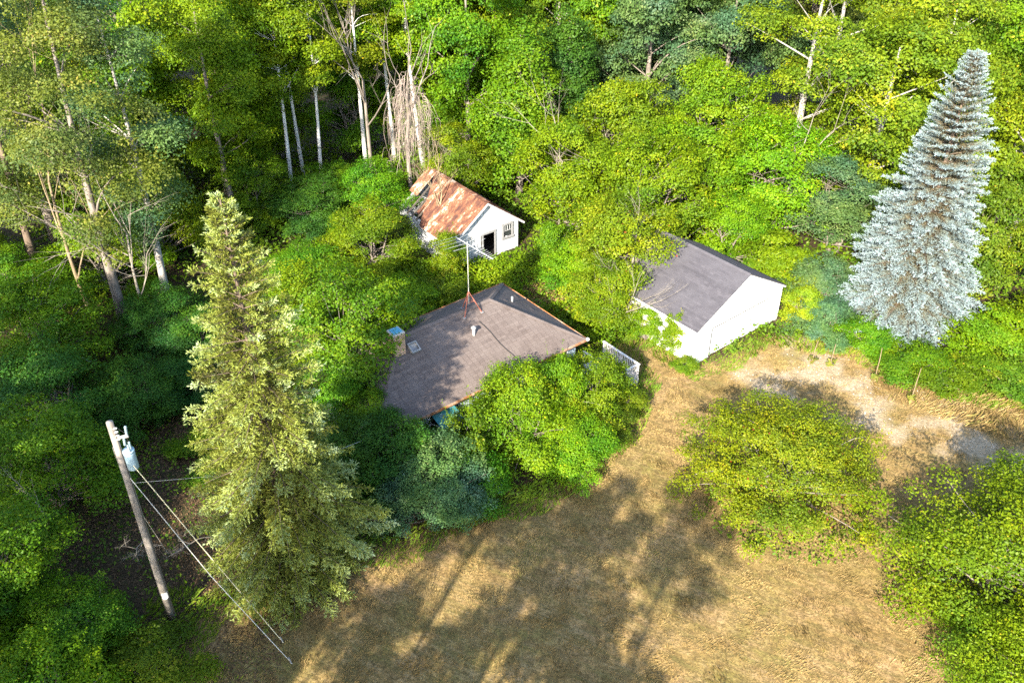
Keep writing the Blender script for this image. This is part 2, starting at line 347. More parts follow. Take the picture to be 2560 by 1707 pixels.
def make_spruce(seed, H, Rb, nlev, nper, blue):
    rng = np.random.default_rng(seed); tw0 = []; tw1 = []; tip = []; btone = []; mb = MB()
    mb.tube([(0, 0, -.2), (0, 0, H * .5), (0, 0, H * .93), (0, 0, H)], [.30, .17, .035, .012], 8)
    for li in range(nlev):
        f = (li + .3) / nlev; z = .25 + (H - .55) * (1 - (1 - f) ** 1.32); f = z / H
        Rz = Rb * ((1 - f) ** (.80 if blue else .86)) * (1 if blue and f > .12 else .86 + f * 1.2 if blue else min(1, .60 + f * 1.35)) + .14
        k = max(9 if blue else 6, int(nper * (1 - f) ** .5) + 1)
        a0 = rng.uniform(0, 6.28)
        for b in range(k):
            a = a0 + 2 * math.pi * b / k + rng.normal() * .16
            L = Rz * rng.uniform(.80, 1.10) * (1 + .08 * math.sin(3 * a + li * .35 + seed))
            if not blue: L *= 1 + .10 * math.sin(2 * a + f * 9)
            d = np.array([math.cos(a), math.sin(a), 0]); side = np.array([-d[1], d[0], 0])
            rise = (.18 if blue else .05) + .75 * f ** 2.2 + rng.normal() * .05; sag = (.34 if blue else .42) * (1 - f * .8)
            zz = z + rng.normal() * (.035 if blue else .10)
            def pt(s, L=L, d=d, rise=rise, sag=sag, zz=zz): return d * L * s + np.array([0, 0, zz + L * (rise * s - sag * s * s * (1.25 - .45 * s))])
            mb.tube([pt(0), pt(.35), pt(.7), pt(1.)], [.025 + .010 * L, .018 + .004 * L, .014, .006], 3, cap=False)
            nt_ = max(4, int(L * (5.0 if blue else 4.0)) + 2); bt = rng.normal(0, .10)
            for j in range(nt_):
                s = .18 + .82 * (j + rng.uniform(0, .8)) / nt_; s = min(s, 1); p = pt(s)
                dd = unit(pt(min(1, s + .05)) - pt(s - .05)) if s < .97 else unit(pt(1.) - pt(.92))
                for sg in (-1, 1):
                    l = (.16 + .36 * L * (1 - s) ** .8 * .55 + .10 * rng.uniform()) * rng.uniform(.7, 1.2); l = min(l, 1.1)
                    dirn = unit(dd * rng.uniform(.5, .9) + side * sg * rng.uniform(.5, 1.0) + np.array([0, 0, rng.normal() * .12 - (.02 if blue else .22 * (1 - f))]))
                    tw0.append(p); tw1.append(p + dirn * l); tip.append(s); btone.append(bt)
                if not blue and rng.uniform() < .7 and f < .93:      # hanging sprays
                    l = rng.uniform(.2, .6) * (1.2 - f); tw0.append(p); tw1.append(p + np.array([rng.normal() * .05, rng.normal() * .05, -l])); tip.append(s * .62); btone.append(bt)
            tw0.append(pt(.86)); tw1.append(pt(1.04)); tip.append(1.); btone.append(bt)
    tw0 = np.array(tw0); tw1 = np.array(tw1); tip = np.array(tip); btone = np.array(btone)
    L = np.linalg.norm(tw1 - tw0, axis=1); k = np.clip((L / (.085 if blue else .075)).astype(int), 2, 9)
    idx = np.repeat(np.arange(len(L)), k); start = np.repeat(np.cumsum(k) - k, k); fr = (np.arange(len(idx)) - start + .5) / k[idx]
    per = 4
    idx = np.repeat(idx, per); fr = np.repeat(fr, per) + rng.normal(size=len(idx)) * .06; n = len(idx)
    D = unit(tw1 - tw0)[idx]; P = tw0[idx] + (tw1 - tw0)[idx] * fr[:, None]
    dr = unit(D * .75 + rng.normal(size=(n, 3)) * .42 + np.array([0, 0, .10])); wd = unit(np.cross(dr, rng.normal(size=(n, 3))))
    ln = rng.uniform(.10, .18, n)[:, None] * (1.0 if not blue else 1.0); wv = wd * rng.uniform(.012, .022, n)[:, None]
    V = np.stack([P - wv * .6, P + dr * ln * .5 - wv, P + dr * ln, P + dr * ln * .5 + wv], 1)
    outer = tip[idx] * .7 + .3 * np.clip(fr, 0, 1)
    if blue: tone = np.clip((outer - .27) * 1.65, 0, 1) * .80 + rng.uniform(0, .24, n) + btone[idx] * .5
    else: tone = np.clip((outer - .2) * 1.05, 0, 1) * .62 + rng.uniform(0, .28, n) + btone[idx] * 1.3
    V = np.concatenate([V]); me = quads_mesh('needles', V, tone, BLUE if blue else SPRUCE)
    return mb.mesh('trunk', BARK, True), me, tw1
def dead_mesh(seed, H, r, spread=.6, levels=4, kids=3, mat=DEAD, first=.35, name='trunk', gravity=0):
    rng = np.random.default_rng(seed); mb = MB()
    def grow(p, d, L, r, lv):
        d = unit(d); q = p + d * L; m = (p + q) / 2 + rng.normal(size=3) * L * .07
        mb.tube(bezier(p, m, q, 5), np.linspace(r, r * (.5 if lv else .15), 5), 6 if lv > 2 else 4, cap=False)
        if lv == 0: return
        for k in range(kids):
            s = rng.uniform(first, 1.) if k else 1.
            st = bezier(p, m, q, 11)[int(s * 10)]
            nd = unit(d + rng.normal(size=3) * spread + np.array([0, 0, .12 - gravity]))
            grow(st, nd, L * rng.uniform(.45, .75), r * .5 * (1.15 - .4 * s), lv - 1)
    grow(np.array([0, 0, -.1]), np.array([0, 0, 1.]), H * .5, r, levels)
    return mb.mesh(name, mat, True)

# ------------------------------------------------------------------ ground
def fbm(x, y, seed=0, sc=1.0):
    rng = np.random.default_rng(seed); out = 0; amp = 1; tot = 0
    for o in range(5):
        for k in range(3):
            a = rng.uniform(0, 6.28); ph = rng.uniform(0, 6.28); fq = sc * 2 ** o * rng.uniform(.7, 1.3)
            out = out + amp * np.sin((x * math.cos(a) + y * math.sin(a)) * fq + ph + 1.3 * np.sin((x * math.sin(a) - y * math.cos(a)) * fq * .6 + ph))
            tot += amp
        amp *= .6
    return out / tot * 1.8
def seg_dist(x, y, pts):
    d = np.full(np.shape(x), 1e9)
    for (a, b) in zip(pts[:-1], pts[1:]):
        a = np.array(a, float); b = np.array(b, float); v = b - a; t = np.clip(((x - a[0]) * v[0] + (y - a[1]) * v[1]) / (v @ v), 0, 1)
        d = np.minimum(d, np.hypot(x - a[0] - v[0] * t, y - a[1] - v[1] * t))
    return d
SAND_PATH = [(14.6, 42.2), (17.2, 43.2), (19.8, 41.6), (22.0, 39.0), (24.6, 36.6), (28.5, 34.2), (36, 31.5), (60, 25)]
LAWN = [(-14.6, 22.2), (-13, 25.2), (-11.5, 27.4), (-12.2, 31.5), (-9, 29), (-4.2, 29.6), (-2.0, 31.2), (3.2, 34.2), (6.3, 37.0), (7.4, 41.5), (6.2, 45.5), (8.5, 46.5), (10.6, 43.2), (13.2, 44.5), (16, 47.0), (19, 45.5), (24.5, 42.0), (33, 38), (60, 34), (60, -30), (-14, -30)]
def in_poly(x, y, poly):
    c = np.zeros(np.shape(x), bool); n = len(poly)
    for i in range(n):
        x1, y1 = poly[i]; x2, y2 = poly[(i + 1) % n]
        if y1 == y2: continue
        c ^= ((y1 > y) != (y2 > y)) & (x < (x2 - x1) * (y - y1) / (y2 - y1) + x1)
    return c
def lawn_mask(x, y):
    wx = fbm(x, y, 3, .5) * .7; wy = fbm(x, y, 4, .5) * .7
    return in_poly(x + wx, y + wy, LAWN)
def sand_mask(x, y):
    d = seg_dist(x, y, SAND_PATH); wdt = np.interp(x, [13, 15, 18, 21, 26, 34], [1.4, 2.9, 3.6, 2.9, 2.6, 2.6])
    return np.clip(.75 - d / wdt + fbm(x, y, 7, .9) * .8 + fbm(x, y, 8, 3.1) * .55, 0, .85)
xs = np.concatenate([[-600, -200, -90, -60], np.arange(-45, 46, .3), [60, 90, 200, 600]])
ys = np.concatenate([[-400, -120, -40, -10], np.arange(8, 82, .3), [100, 140, 220, 400, 900]])
gx, gy = np.meshgrid(xs, ys)
gz = fbm(gx, gy, 1, .25) * .05 - .06
near = ((gx > -46) & (gx < 46) & (gy > 7) & (gy < 83))
gz = np.where(near, gz + fbm(gx, gy, 2, 1.6) * .025, gz)
nx_, ny_ = len(xs), len(ys)
verts = np.stack([gx, gy, gz], -1).reshape(-1, 3)
i0 = (np.arange(ny_ - 1)[:, None] * nx_ + np.arange(nx_ - 1)[None]).ravel()
faces = np.stack([i0, i0 + 1, i0 + 1 + nx_, i0 + nx_], 1)
me = bpy.data.meshes.new('ground'); me.vertices.add(len(verts)); me.vertices.foreach_set('co', verts.astype(np.float32).ravel())
me.loops.add(faces.size); me.loops.foreach_set('vertex_index', faces.astype(np.int32).ravel())
me.polygons.add(len(faces)); me.polygons.foreach_set('loop_start', np.arange(0, faces.size, 4, dtype=np.int32)); me.update(calc_edges=True)
me.polygons.foreach_set('use_smooth', [True] * len(faces))
lm = lawn_mask(gx, gy).astype(float)
for _ in range(2):
    lp = np.pad(lm, 1, mode='edge'); lm = (lp[1:-1, 1:-1] * 2 + lp[:-2, 1:-1] + lp[2:, 1:-1] + lp[1:-1, :-2] + lp[1:-1, 2:]) / 6
sm = sand_mask(gx, gy)
ca = me.attributes.new('zone', 'FLOAT_COLOR', 'POINT')
ca.data.foreach_set('color', np.stack([lm, sm, lm * 0, lm * 0 + 1], -1).astype(np.float32).ravel())
m, n, b, out = new_mat('ground_soil_and_dry_grass')
z = attr(n, 'zone').outputs['Color']; sp = n.nodes.new('ShaderNodeSeparateColor'); n.links.new(z, sp.inputs[0])
big = noise(n, .16, 4, .6); mid = noise(n, 1.1, 5, .65); fine = noise(n, 9, 4, .75); strk = noise(n, 3.2, 4, .7, stretch=(1.0, .8, 1))
grass = ramp(n, mid, [(.28, (0.136, 0.090, 0.034)), (.45, (0.240, 0.156, 0.058)), (.58, (0.328, 0.211, 0.085)), (.75, (0.408, 0.284, 0.127))])
grass = mixc(n, ramp(n, big, [(.46, (0, 0, 0)), (.66, (.65, .65, .65))]), grass, (0.157, 0.159, 0.034))
grass = mixc(n, ramp(n, noise(n, .42, 5, .7), [(.50, (0, 0, 0)), (.68, (.7, .7, .7))]), grass, (0.376, 0.244, 0.131))
grass = mixc(n, ramp(n, strk, [(.38, (.7, .7, .7)), (.56, (0, 0, 0))]), grass, (0.113, 0.074, 0.031))
rot = n.nodes.new('ShaderNodeMapping'); rot.vector_type = 'TEXTURE'; rot.inputs['Rotation'].default_value = (0, 0, R(-28)); rot.inputs['Scale'].default_value = (2.6, .34, 1)
tcg = n.nodes.new('ShaderNodeTexCoord'); n.links.new(tcg.outputs['Object'], rot.inputs[0])
grass = mixc(n, ramp(n, noise(n, 1.0, 5, .65, vec=rot.outputs[0]), [(.47, (0, 0, 0)), (.66, (.62, .62, .62))]), grass, (0.122, 0.112, 0.034))
grass = mixc(n, ramp(n, noise(n, 2.4, 5, .7, vec=rot.outputs[0]), [(.52, (0, 0, 0)), (.72, (.6, .6, .6))]), grass, (0.418, 0.295, 0.146))
grass = mixc(n, ramp(n, fine, [(.38, (.85, .85, .85)), (.54, (0, 0, 0))]), grass, (0.096, 0.068, 0.026))
sandc = ramp(n, fine, [(.3, (.20, .145, .09)), (.5, (.33, .26, .175)), (.7, (.47, .395, .29))])
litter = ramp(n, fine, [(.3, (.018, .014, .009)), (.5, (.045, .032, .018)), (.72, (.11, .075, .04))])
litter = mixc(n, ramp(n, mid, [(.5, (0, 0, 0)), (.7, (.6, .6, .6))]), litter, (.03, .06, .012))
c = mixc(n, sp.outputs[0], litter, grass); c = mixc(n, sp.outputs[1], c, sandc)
n.links.new(c, b.inputs['Base Color']); b.inputs['Roughness'].default_value = .95; b.inputs['Specular IOR Level'].default_value = .1
bump(n, b, math_n(n, 'ADD', fine, mid), .8, .06); me.materials.append(m)
g = link('ground', me); tag(g, kind='structure')
def gh(x, y): return fbm(x, y, 1, .25) * .05 - .06 + fbm(x, y, 2, 1.6) * .025
#@@OBJECTS
# ------------------------------------------------------------------ buildings
HOUSE_RZ, HOUSE_L, HOUSE_W, HOUSE_EH, HOUSE_RH = .671, 13.9, 7.84, 2.6, 2.3
HOUSE_O = (4.24 - math.cos(.671) * HOUSE_L, 42.604 - math.sin(.671) * HOUSE_L)
GAR_RZ, GAR_O, GAR_W, GAR_L, GAR_EH, GAR_RH, GAR_RX = .685, (10.757, 43.488), 8.2, 6.9, 2.50, 2.25, 4.3
SHED_RZ, SHED_O, SHED_W, SHED_L, SHED_EH, SHED_RH = .65, (-4.118, 54.674), 5.86, 6.99, 2.23, 2.22
def local(o, rz, x, y):
    dx = x - o[0]; dy = y - o[1]; c, s = math.cos(rz), math.sin(rz); return dx * c + dy * s, -dx * s + dy * c
def blocked(x, y, pad=.1):
    r = np.zeros(np.shape(x), bool)
    for o, rz, W_, L_ in ((HOUSE_O, HOUSE_RZ, HOUSE_L, HOUSE_W), (GAR_O, GAR_RZ, GAR_W, GAR_L), (SHED_O, SHED_RZ, SHED_W, SHED_L)):
        u, v = local(o, rz, x, y); r |= (u > -pad) & (u < W_ + pad) & (v > -pad) & (v < L_ + pad)
    return r

def shingle_slope(parent, P0, X, S, nrm, width_at, slope_len, mat, seed, expo=.15, tab=.31):
    """courses of three-tab shingles; P0 lower corner, X along the eave, S up the slope, width_at(s) -> (lo, hi)"""
    rng = random.Random(seed); P0, X, S, nrm = (np.array(q, float) for q in (P0, X, S, nrm)); k = 0; s = 0
    while s < slope_len - .02:
        s1 = min(slope_len, s + expo + .04); lo, hi = width_at(s); lo2, hi2 = width_at(s1)
        mb = MB(); x = lo - (tab * .5 if k % 2 else rng.uniform(0, .05)); ctone = rng.gauss(.5, .07)
        while x < hi:
            a = max(x + .006, lo); b_ = min(x + tab - .006, hi)
            if b_ - a > .02:
                au = max(a, lo2); bu = min(b_, hi2)
                if bu < au: au = bu = (au + bu) / 2 if lo2 > hi2 else (lo2 if b_ < lo2 else hi2)
                lift = .014 + rng.uniform(0, .006) + (rng.random() < .015) * .02; t = min(1, max(0, rng.gauss(ctone, .12)))
                v = [P0 + X * a + S * s + nrm * lift, P0 + X * b_ + S * s + nrm * lift, P0 + X * bu + S * s1 + nrm * .003, P0 + X * au + S * s1 + nrm * .003,
                     P0 + X * a + S * s - nrm * .002, P0 + X * b_ + S * s - nrm * .002]
                mb.add(v, [(0, 1, 2, 3), (4, 5, 1, 0)], t)
            x += tab
        if mb.f: mb.build('shingle_course', mat, parent)
        s += expo; k += 1

# ---- house with a hip roof
def build_house():
    L, W, eh, rh = HOUSE_L, HOUSE_W, HOUSE_EH, HOUSE_RH; h = W / 2
    H = thing('house', 'low house with brown shingled hip roof, rooftop antenna and brick chimney, sunk among shrubs', 'house', (*HOUSE_O, 0), HOUSE_RZ)
    i = .42
    for (x0, y0, x1, y1) in ((i, i, L - i, i), (L - i, i, L - i, W - i), (L - i, W - i, i, W - i), (i, W - i, i, i)):
        wl = MB(); d = np.array([x1 - x0, y1 - y0, 0]); ln = np.linalg.norm(d); d /= ln; nn = np.array([d[1], -d[0], 0]); c0 = np.array([x0, y0, 0])
        wl.box(c0 + d * ln / 2 + np.array([0, 0, eh / 2 - .05]) - nn * .06, (ln - .01, .1, eh + .05), [d, nn, (0, 0, 1)])
        wo_ = wl.build('wall', SIDING, H); z_ = .25
        while z_ < eh - .15:
            pl = MB(); ax = np.array([d, nn * .985 + np.array([0, 0, .17]), np.array([0, 0, .985]) - nn * .17])
            pl.box(c0 + d * ln / 2 + np.array([0, 0, z_ + .11]) + nn * .008, (ln, .014, .24), ax, .5); pl.build('siding_plank', SIDING, wo_); z_ += .22
    # roof deck
    A = [(0, 0, eh), (L, 0, eh), (L, W, eh), (0, W, eh), (h, h, eh + rh), (L - h, h, eh + rh)]
    rb = MB(); low = [(x, y, z - .06) for x, y, z in A]; drop = [(x, y, z - .16) for x, y, z in A[:4]]
    rb.add(low[:4] + low[4:] + drop, [(0, 1, 5, 4), (1, 2, 5), (2, 3, 4, 5), (3, 0, 4), (6, 7, 1, 0), (7, 8, 2, 1), (8, 9, 3, 2), (9, 6, 0, 3), (9, 8, 7, 6)])
    rf = rb.build('roof', SH_HOUSE, H)
    th = math.atan2(rh, h); sl = math.hypot(rh, h); ct, st_ = math.cos(th), math.sin(th); base = eh - .055
    tp = lambda n_: (lambda s: (s * ct, n_ - s * ct))
    shingle_slope(rf, (0, 0, base), (1, 0, 0), (0, ct, st_), (0, -st_, ct), tp(L), sl, SH_HOUSE, 1)
    shingle_slope(rf, (L, W, base), (-1, 0, 0), (0, -ct, st_), (0, st_, ct), tp(L), sl, SH_HOUSE, 2)
    shingle_slope(rf, (L, 0, base), (0, 1, 0), (-ct, 0, st_), (st_, 0, ct), tp(W), sl, SH_HOUSE, 3)
    shingle_slope(rf, (0, W, base), (0, -1, 0), (ct, 0, st_), (-st_, 0, ct), tp(W), sl, SH_HOUSE, 4)
    up = np.array([0, 0, .0])
    for p, q in ((A[4], A[5]), (A[0], A[4]), (A[3], A[4]), (A[1], A[5]), (A[2], A[5])):
        p = np.array(p) + (0, 0, -.03); q = np.array(q) + (0, 0, -.03); d = unit(q - p); ln = np.linalg.norm(q - p); y = unit(np.cross((0, 0, 1), d)); zz = np.cross(d, y); k = int(ln / .26); cap = MB()
        flat = abs(d[2]) < .05; dz = .16 * (math.tan(th) if flat else math.tan(th) * .60)
        for j in range(k):
            a = p + d * ln * j / k; b_ = p + d * ln * (j + 1.12) / k; lf = .022; t = random.Random(j + ln).uniform(.3, .8)
            if j == k - 1: b_ = q
            cap.add([a + zz * (lf + .012) - y * 0, a + y * .16 + zz * (lf - dz + .01), b_ + y * .16 + zz * (lf - dz), b_ + zz * lf, a - y * .16 + zz * (lf - dz + .01), b_ - y * .16 + zz * (lf - dz)], [(0, 3, 2, 1), (0, 4, 5, 3)], t)
        cap.build('ridge_cap', SH_HOUSE, rf)
    # rust stained gutters
    for p, q, nn in (((0, 0), (L, 0), (0, -1)), ((L, 0), (L, W), (1, 0)), ((L, W), (0, W), (0, 1))):
        p = np.array([*p, eh - .10]); q = np.array([*q, eh - .10]); nn = np.array([*nn, 0]); g_ = MB(); prof = [(0, .06), (.0, -.05), (.075, -.06), (.10, .055), (.085, .055), (.065, -.045), (.012, -.04), (.012, .06)]
        vs = [P + nn * a + np.array([0, 0, b_]) + nn * .004 for P in (p, q) for a, b_ in prof]; m_ = len(prof)
        g_.add(vs, [(j, (j + 1) % m_, m_ + (j + 1) % m_, m_ + j) for j in range(m_)]); g_.build('gutter', GUTTER, H)
    ec = MB().box((L + .06, -.05, eh - .06), (.16, .16, .13)); ec.build('gutter_corner', LEADW, H)
    # windows and door under the eaves
    for (wx, ww, z0, z1) in ((7.2, 1.6, 1.0, 2.1), (3.3, 1.2, 1.0, 2.1), (11.2, 1.6, 1.0, 2.1)):
        wn = MB()
        for x_, z_, dx_, dz_ in ((wx, (z0 + z1) / 2, .09, z1 - z0 + .18), (wx + ww, (z0 + z1) / 2, .09, z1 - z0 + .18), (wx + ww / 2, z0 - .045, ww - .09, .09), (wx + ww / 2, z1 + .045, ww - .09, .09)):
            wn.box((x_, i - .05, z_), (dx_, .08, dz_))
        f_ = wn.build('window', MB_PAINT, H); MB().box((wx + ww / 2, i - .03, (z0 + z1) / 2), (ww - .09, .02, z1 - z0)).build('pane', GLASS, f_)
    dr = MB().box((L - 3.2, i - .05, 1.1), (.92, .06, 2.0)).build('door', MB_PAINT_OLD, H); MB().box((L - 2.85, i - .10, 1.05), (.05, .06, .05)).build('handle', ALU, dr)
    # teal awning panel over the front window, hung below the eave
    aw = MB(); nn_ = 14; x0, x1 = 3.3, 4.7
    for k in range(nn_):
        a = x0 + (x1 - x0) * k / nn_; b_ = x0 + (x1 - x0) * (k + 1) / nn_; dz = .018 * (k % 2)
        aw.box(((a + b_) / 2, -.30, 2.10 + dz), (b_ - a, 1.25, .014), [(1, 0, 0), (0, .94, .34), (0, -.34, .94)], .5)
    aw.build('awning', TEAL, H)
    for x_ in (x0 + .1, x1 - .1): MB().bar((x_, -.80, 1.90), (x_, i - .02, 1.5), .03).build('awning_bracket', MB_PAINT, H)
    # chimney: brick courses, mortar core, blue metal cap
    cx, cy = L - 10.45, 3.35; ch = MB(); zt = eh + rh + .75; zb = eh + rh - .62
    ch.box((cx, cy, (zt + zb) / 2), (.585, .585, zt - zb)); co = ch.build('chimney', MORTAR, H)
    z_ = zb + .04; r_ = random.Random(5); k = 0
    while z_ < zt - .04:
        for sx, sy in ((0, -1), (1, 0), (0, 1), (-1, 0)):
            for j in range(3):
                off = (-.2 + .2 * j) + (.05 if k % 2 else -.05); wdt = .185
                c_ = (cx + (off if sx == 0 else sx * .295), cy + (off if sy == 0 else sy * .295), z_)
                MB().box(c_, (wdt if sx == 0 else .05, wdt if sy == 0 else .05, .062), None, r_.random()).build('brick', BRICK, co)
        z_ += .075; k += 1
    MB().box((cx, cy, zt + .035), (.70, .70, .07)).build('crown_slab', MORTAR, co)
    MB().box((cx, cy, zt + .10), (.50, .50, .06)).build('flue_cap', BLUECAP, co)
    # small roof hatch beside the chimney
    sx, sy = L - 9.6, 3.1; rz_ = eh + sy * rh / h
    ax = [(1, 0, 0), (0, ct, st_), (0, -st_, ct)]; ax_ = np.array(ax, float)
    hb = MB(); c0 = np.array([sx, sy, rz_])
    for dx_, dy_, a_, b_ in ((-.24, 0, .07, .6), (.24, 0, .07, .6), (0, -.265, .41, .07), (0, .265, .41, .07)): hb.box(c0 + ax_[0] * dx_ + ax_[1] * dy_ + ax_[2] * .09, (a_, b_, .18), ax_)
    hb.box(c0 + ax_[2] * .02, (.4, .45, .03), ax_); hb.build('roof_hatch', TRIMGREY, H)
    # vents
    def vent(x_, y_, z_, hgt, r, cap):
        v = MB().tube([(x_, y_, z_ - .1), (x_, y_, z_ + hgt)], [r, r], 12).build('vent_pipe', LEADW, H, True)
        if cap: MB().tube([(x_, y_, z_ + hgt - .03), (x_, y_, z_ + hgt + .03), (x_, y_, z_ + hgt + .13)], [r * 2.1, r * 2.1, .02], 12).build('vent_cap', TRIMGREY, v, True)
    vent(L - 6.05, 2.55, eh + 2.55 * rh / h, .42, .075, True)
    vent(L - 1.95, 4.35, eh + 1.95 * rh / h, .30, .055, False)
    # cable stapled down the front slope
    cb = MB(); pts = []
    for t in np.linspace(0, 1, 9):
        x_ = L - 5.32 + .78 * t + .05 * math.sin(9 * t); y_ = 3.05 - 2.9 * t; pts.append((x_, y_, eh + y_ * rh / h + .0))
    cb.tube(pts, .018, 5); cb.build('antenna_cable', CABLE, H)
    return H
build_house()

# ---- antenna on its tripod, standing on the ridge
def build_antenna():
    L, W = HOUSE_L, HOUSE_W; h = W / 2; zr = HOUSE_EH + HOUSE_RH
    c, s = math.cos(HOUSE_RZ), math.sin(HOUSE_RZ); lx, ly = L - 5.35, h
    ox, oy = HOUSE_O[0] + lx * c - ly * s, HOUSE_O[1] + lx * s + ly * c
    A = thing('rooftop_antenna', 'tall television antenna with many thin rods on rusty tripod at roof ridge', 'antenna', (ox, oy, zr), HOUSE_RZ)
    apex = (0, 0, 1.0); feet = [(-.62, -.42, -.27), (.52, -.50, -.31), (-.05, .55, -.34)]
    for f in feet: MB().tube([f, apex], .032, 6).build('tripod_leg', RUSTPIPE, A)
    br = MB(); mid = [tuple(np.array(f) * .45 + np.array(apex) * .55) for f in feet]
    for k in range(3): br.tube([mid[k], mid[(k + 1) % 3]], .014, 5)
    br.build('tripod_brace', RUSTPIPE, A)
    for f in feet: MB().box((f[0], f[1], f[2] + .012), (.16, .16, .03)).build('tripod_foot', TRIMGREY, A)
    top = 3.95; MB().tube([(0, 0, .2), (0.02, 0, top + .12)], .024, 8).build('mast', GALV, A)
    # boom: points right and away, in the antenna's own frame
    az = R(-88); bd = np.array([math.cos(az), math.sin(az), .0]); sd_ = np.array([-bd[1], bd[0], 0]); bc = np.array([.02, 0, top])
    MB().bar(bc - bd * 1.05, bc + bd * 2.15, .035, .035).build('boom', ALU, A)
    for k, t in enumerate((-1.0, -.72, -.40, -.05, .35, .72, 1.0, 1.2, 1.38, 1.55, 1.72, 1.9, 2.08)):
        ln = float(np.interp(t, [-1, .3, .8, 2.1], [1.65, 1.25, .42, .26])) * (1 if k % 2 else .92)
        p = bc + bd * t + np.array([0, 0, .022]); sk_ = bd * (.16 * ln if t < .6 else 0)
        MB().tube([p - sd_ * ln - sk_, p, p + sd_ * ln - sk_], .008, 4).build('rod', ALU, A)
    cr = MB()
    for sg in (-1, 1): cr.tube([bc + bd * .95, bc + bd * .62 + np.array([0, 0, .32 * sg]) + sd_ * .0], .012, 4)
    cr.build('reflector', ALU, A)
build_antenna()

# ---- white garage
def build_garage():
    W, L, eh, rh, rx = GAR_W, GAR_L, GAR_EH, GAR_RH, GAR_RX
    G = thing('garage', 'bright white gabled garage with grey shingle roof beside the sandy drive', 'garage', (*GAR_O, 0), GAR_RZ)
    d0, d1, dh = 1.5, 6.75, 2.0; t = .12
    fw = MB()   # front gable wall with a door opening
    out_ = [(.05, 0), (d0, 0), (d0, dh), (d1, dh), (d1, 0), (W - .05, 0), (W - .05, eh - .03), (rx, eh + rh - .05), (.05, eh - .03)]
    vs = [(x_, .05, z_ - .05 * (z_ == 0)) for x_, z_ in out_] + [(x_, .05 + t, z_ - .05 * (z_ == 0)) for x_, z_ in out_]; k = len(out_)
    fr = [(0, 1, 2, 8), (2, 3, 7, 8), (3, 4, 5, 6), (3, 6, 7)]
    fw.add(vs, fr + [tuple(i_ + k for i_ in f[::-1]) for f in fr] + [(j, j + k, (j + 1) % k + k, (j + 1) % k) for j in range(k)]); fw.build('front_wall', MB_PAINT, G)
    for x_ in (.05 + t / 2, W - .05 - t / 2):
        wl = MB().box((x_, L / 2 + .06, eh / 2 - .08), (t, L - .32, eh - .06)).build('side_wall', MB_PAINT, G)
    bw = MB(); vs = [(x_, y_, z_) for y_ in (L - .05 - t, L - .05) for x_, z_ in ((.05, -.05), (W - .05, -.05), (W - .05, eh - .03), (rx, eh + rh - .05), (.05, eh - .03))]
    bw.add(vs, [(4, 3, 2, 1, 0), (5, 6, 7, 8, 9)] + [(j, (j + 1) % 5, (j + 1) % 5 + 5, j + 5) for j in range(5)]); bw.build('back_wall', MB_PAINT, G)
    # sectional door recessed into the wall, with its gap's shade painted as black strips at head and left edge
    for k_ in range(4):
        z0 = .02 + k_ * .485; pn = MB().box(((d0 + d1) / 2 + .03, .115, z0 + .24), (d1 - d0 - .10, .03, .475))
        po = pn.build('door_panel', MB_PAINT, G)
        for j in range(6):
            c_ = d0 + .55 + j * (d1 - d0 - 1.0) / 5
            MB().box((c_, .098, z0 + .24), (.62, .012, .30)).build('raised_field', MB_PAINT, po)
    gp = MB().box(((d0 + d1) / 2, .162, dh / 2 + .02), (d1 - d0 + .02, .02, dh + .1)).build('door_gap', DARKIN, G)
    hd = MB(); hd.box(((d0 + d1) / 2, .042, dh + .03), (d1 - d0 + .06, .02, .06)); hd.box((d0 - .03, .043, dh / 2), (.06, .02, dh - .02)); hd.build('gap_shade_strip', BLACK, G)
    # roof
    ov = .06
    for sgn in (0, 1):
        x0, x1 = (-.10, rx) if sgn == 0 else (W + .10, rx); run = abs(x1 - x0); sl = math.hypot(run, rh + .03); ct = run / sl; st_ = (rh + .03) / sl
        S = np.array([ct if sgn == 0 else -ct, 0, st_]); N = np.array([-st_ if sgn == 0 else st_, 0, ct]); z0 = eh - .03
        P0 = np.array([x0, -ov, z0]) if sgn == 0 else np.array([x0, L + ov, z0]); X = np.array([0, 1., 0]) if sgn == 0 else np.array([0, -1., 0]); ln = L + 2 * ov
        rb = MB(); A_ = [P0, P0 + X * ln, P0 + X * ln + S * sl, P0 + S * sl]
        rb.add(A_ + [a - N * .05 for a in A_], [(0, 3, 2, 1), (4, 5, 6, 7), (0, 1, 5, 4), (1, 2, 6, 5), (3, 0, 4, 7)])
        ro = rb.build('roof_slope', SH_GAR, G)
        shingle_slope(ro, P0, -X if False else X, S, N, lambda s: (0, ln), sl, SH_GAR, 20 + sgn, .145, .32)
    cp = MB()
    for j in range(26):
        y0 = -ov + (L + 2 * ov) * j / 26; y1 = -ov + (L + 2 * ov) * (j + 1.1) / 26; z_ = eh + rh + .035; tt = random.Random(j).uniform(.5, .95)
        cp.add([(rx, y0, z_ + .012), (rx - .17, y0, z_ - .08), (rx - .17, y1, z_ - .092), (rx, y1, z_), (rx + .17, y0, z_ - .09), (rx + .17, y1, z_ - .10)], [(0, 1, 2, 3), (0, 3, 5, 4)], tt)
    cp.build('ridge_cap', SH_GAR, G)
    for x_, zs in ((-.11, 0), (W + .11, 0)):
        MB().box((x_, L / 2, eh - .10), (.02, L + .1, .12)).build('fascia_board', MB_PAINT, G)
    for x0, x1, z0, z1 in ((-.1, rx - .01, eh - .12, eh + rh - .09), (rx + .01, W + .1, eh + rh - .09, eh - .12)):
        MB().bar((x0, -.015, z0 + .0), (x1, -.015, z1), .025, .12).build('rake_board', MB_PAINT, G)
build_garage()

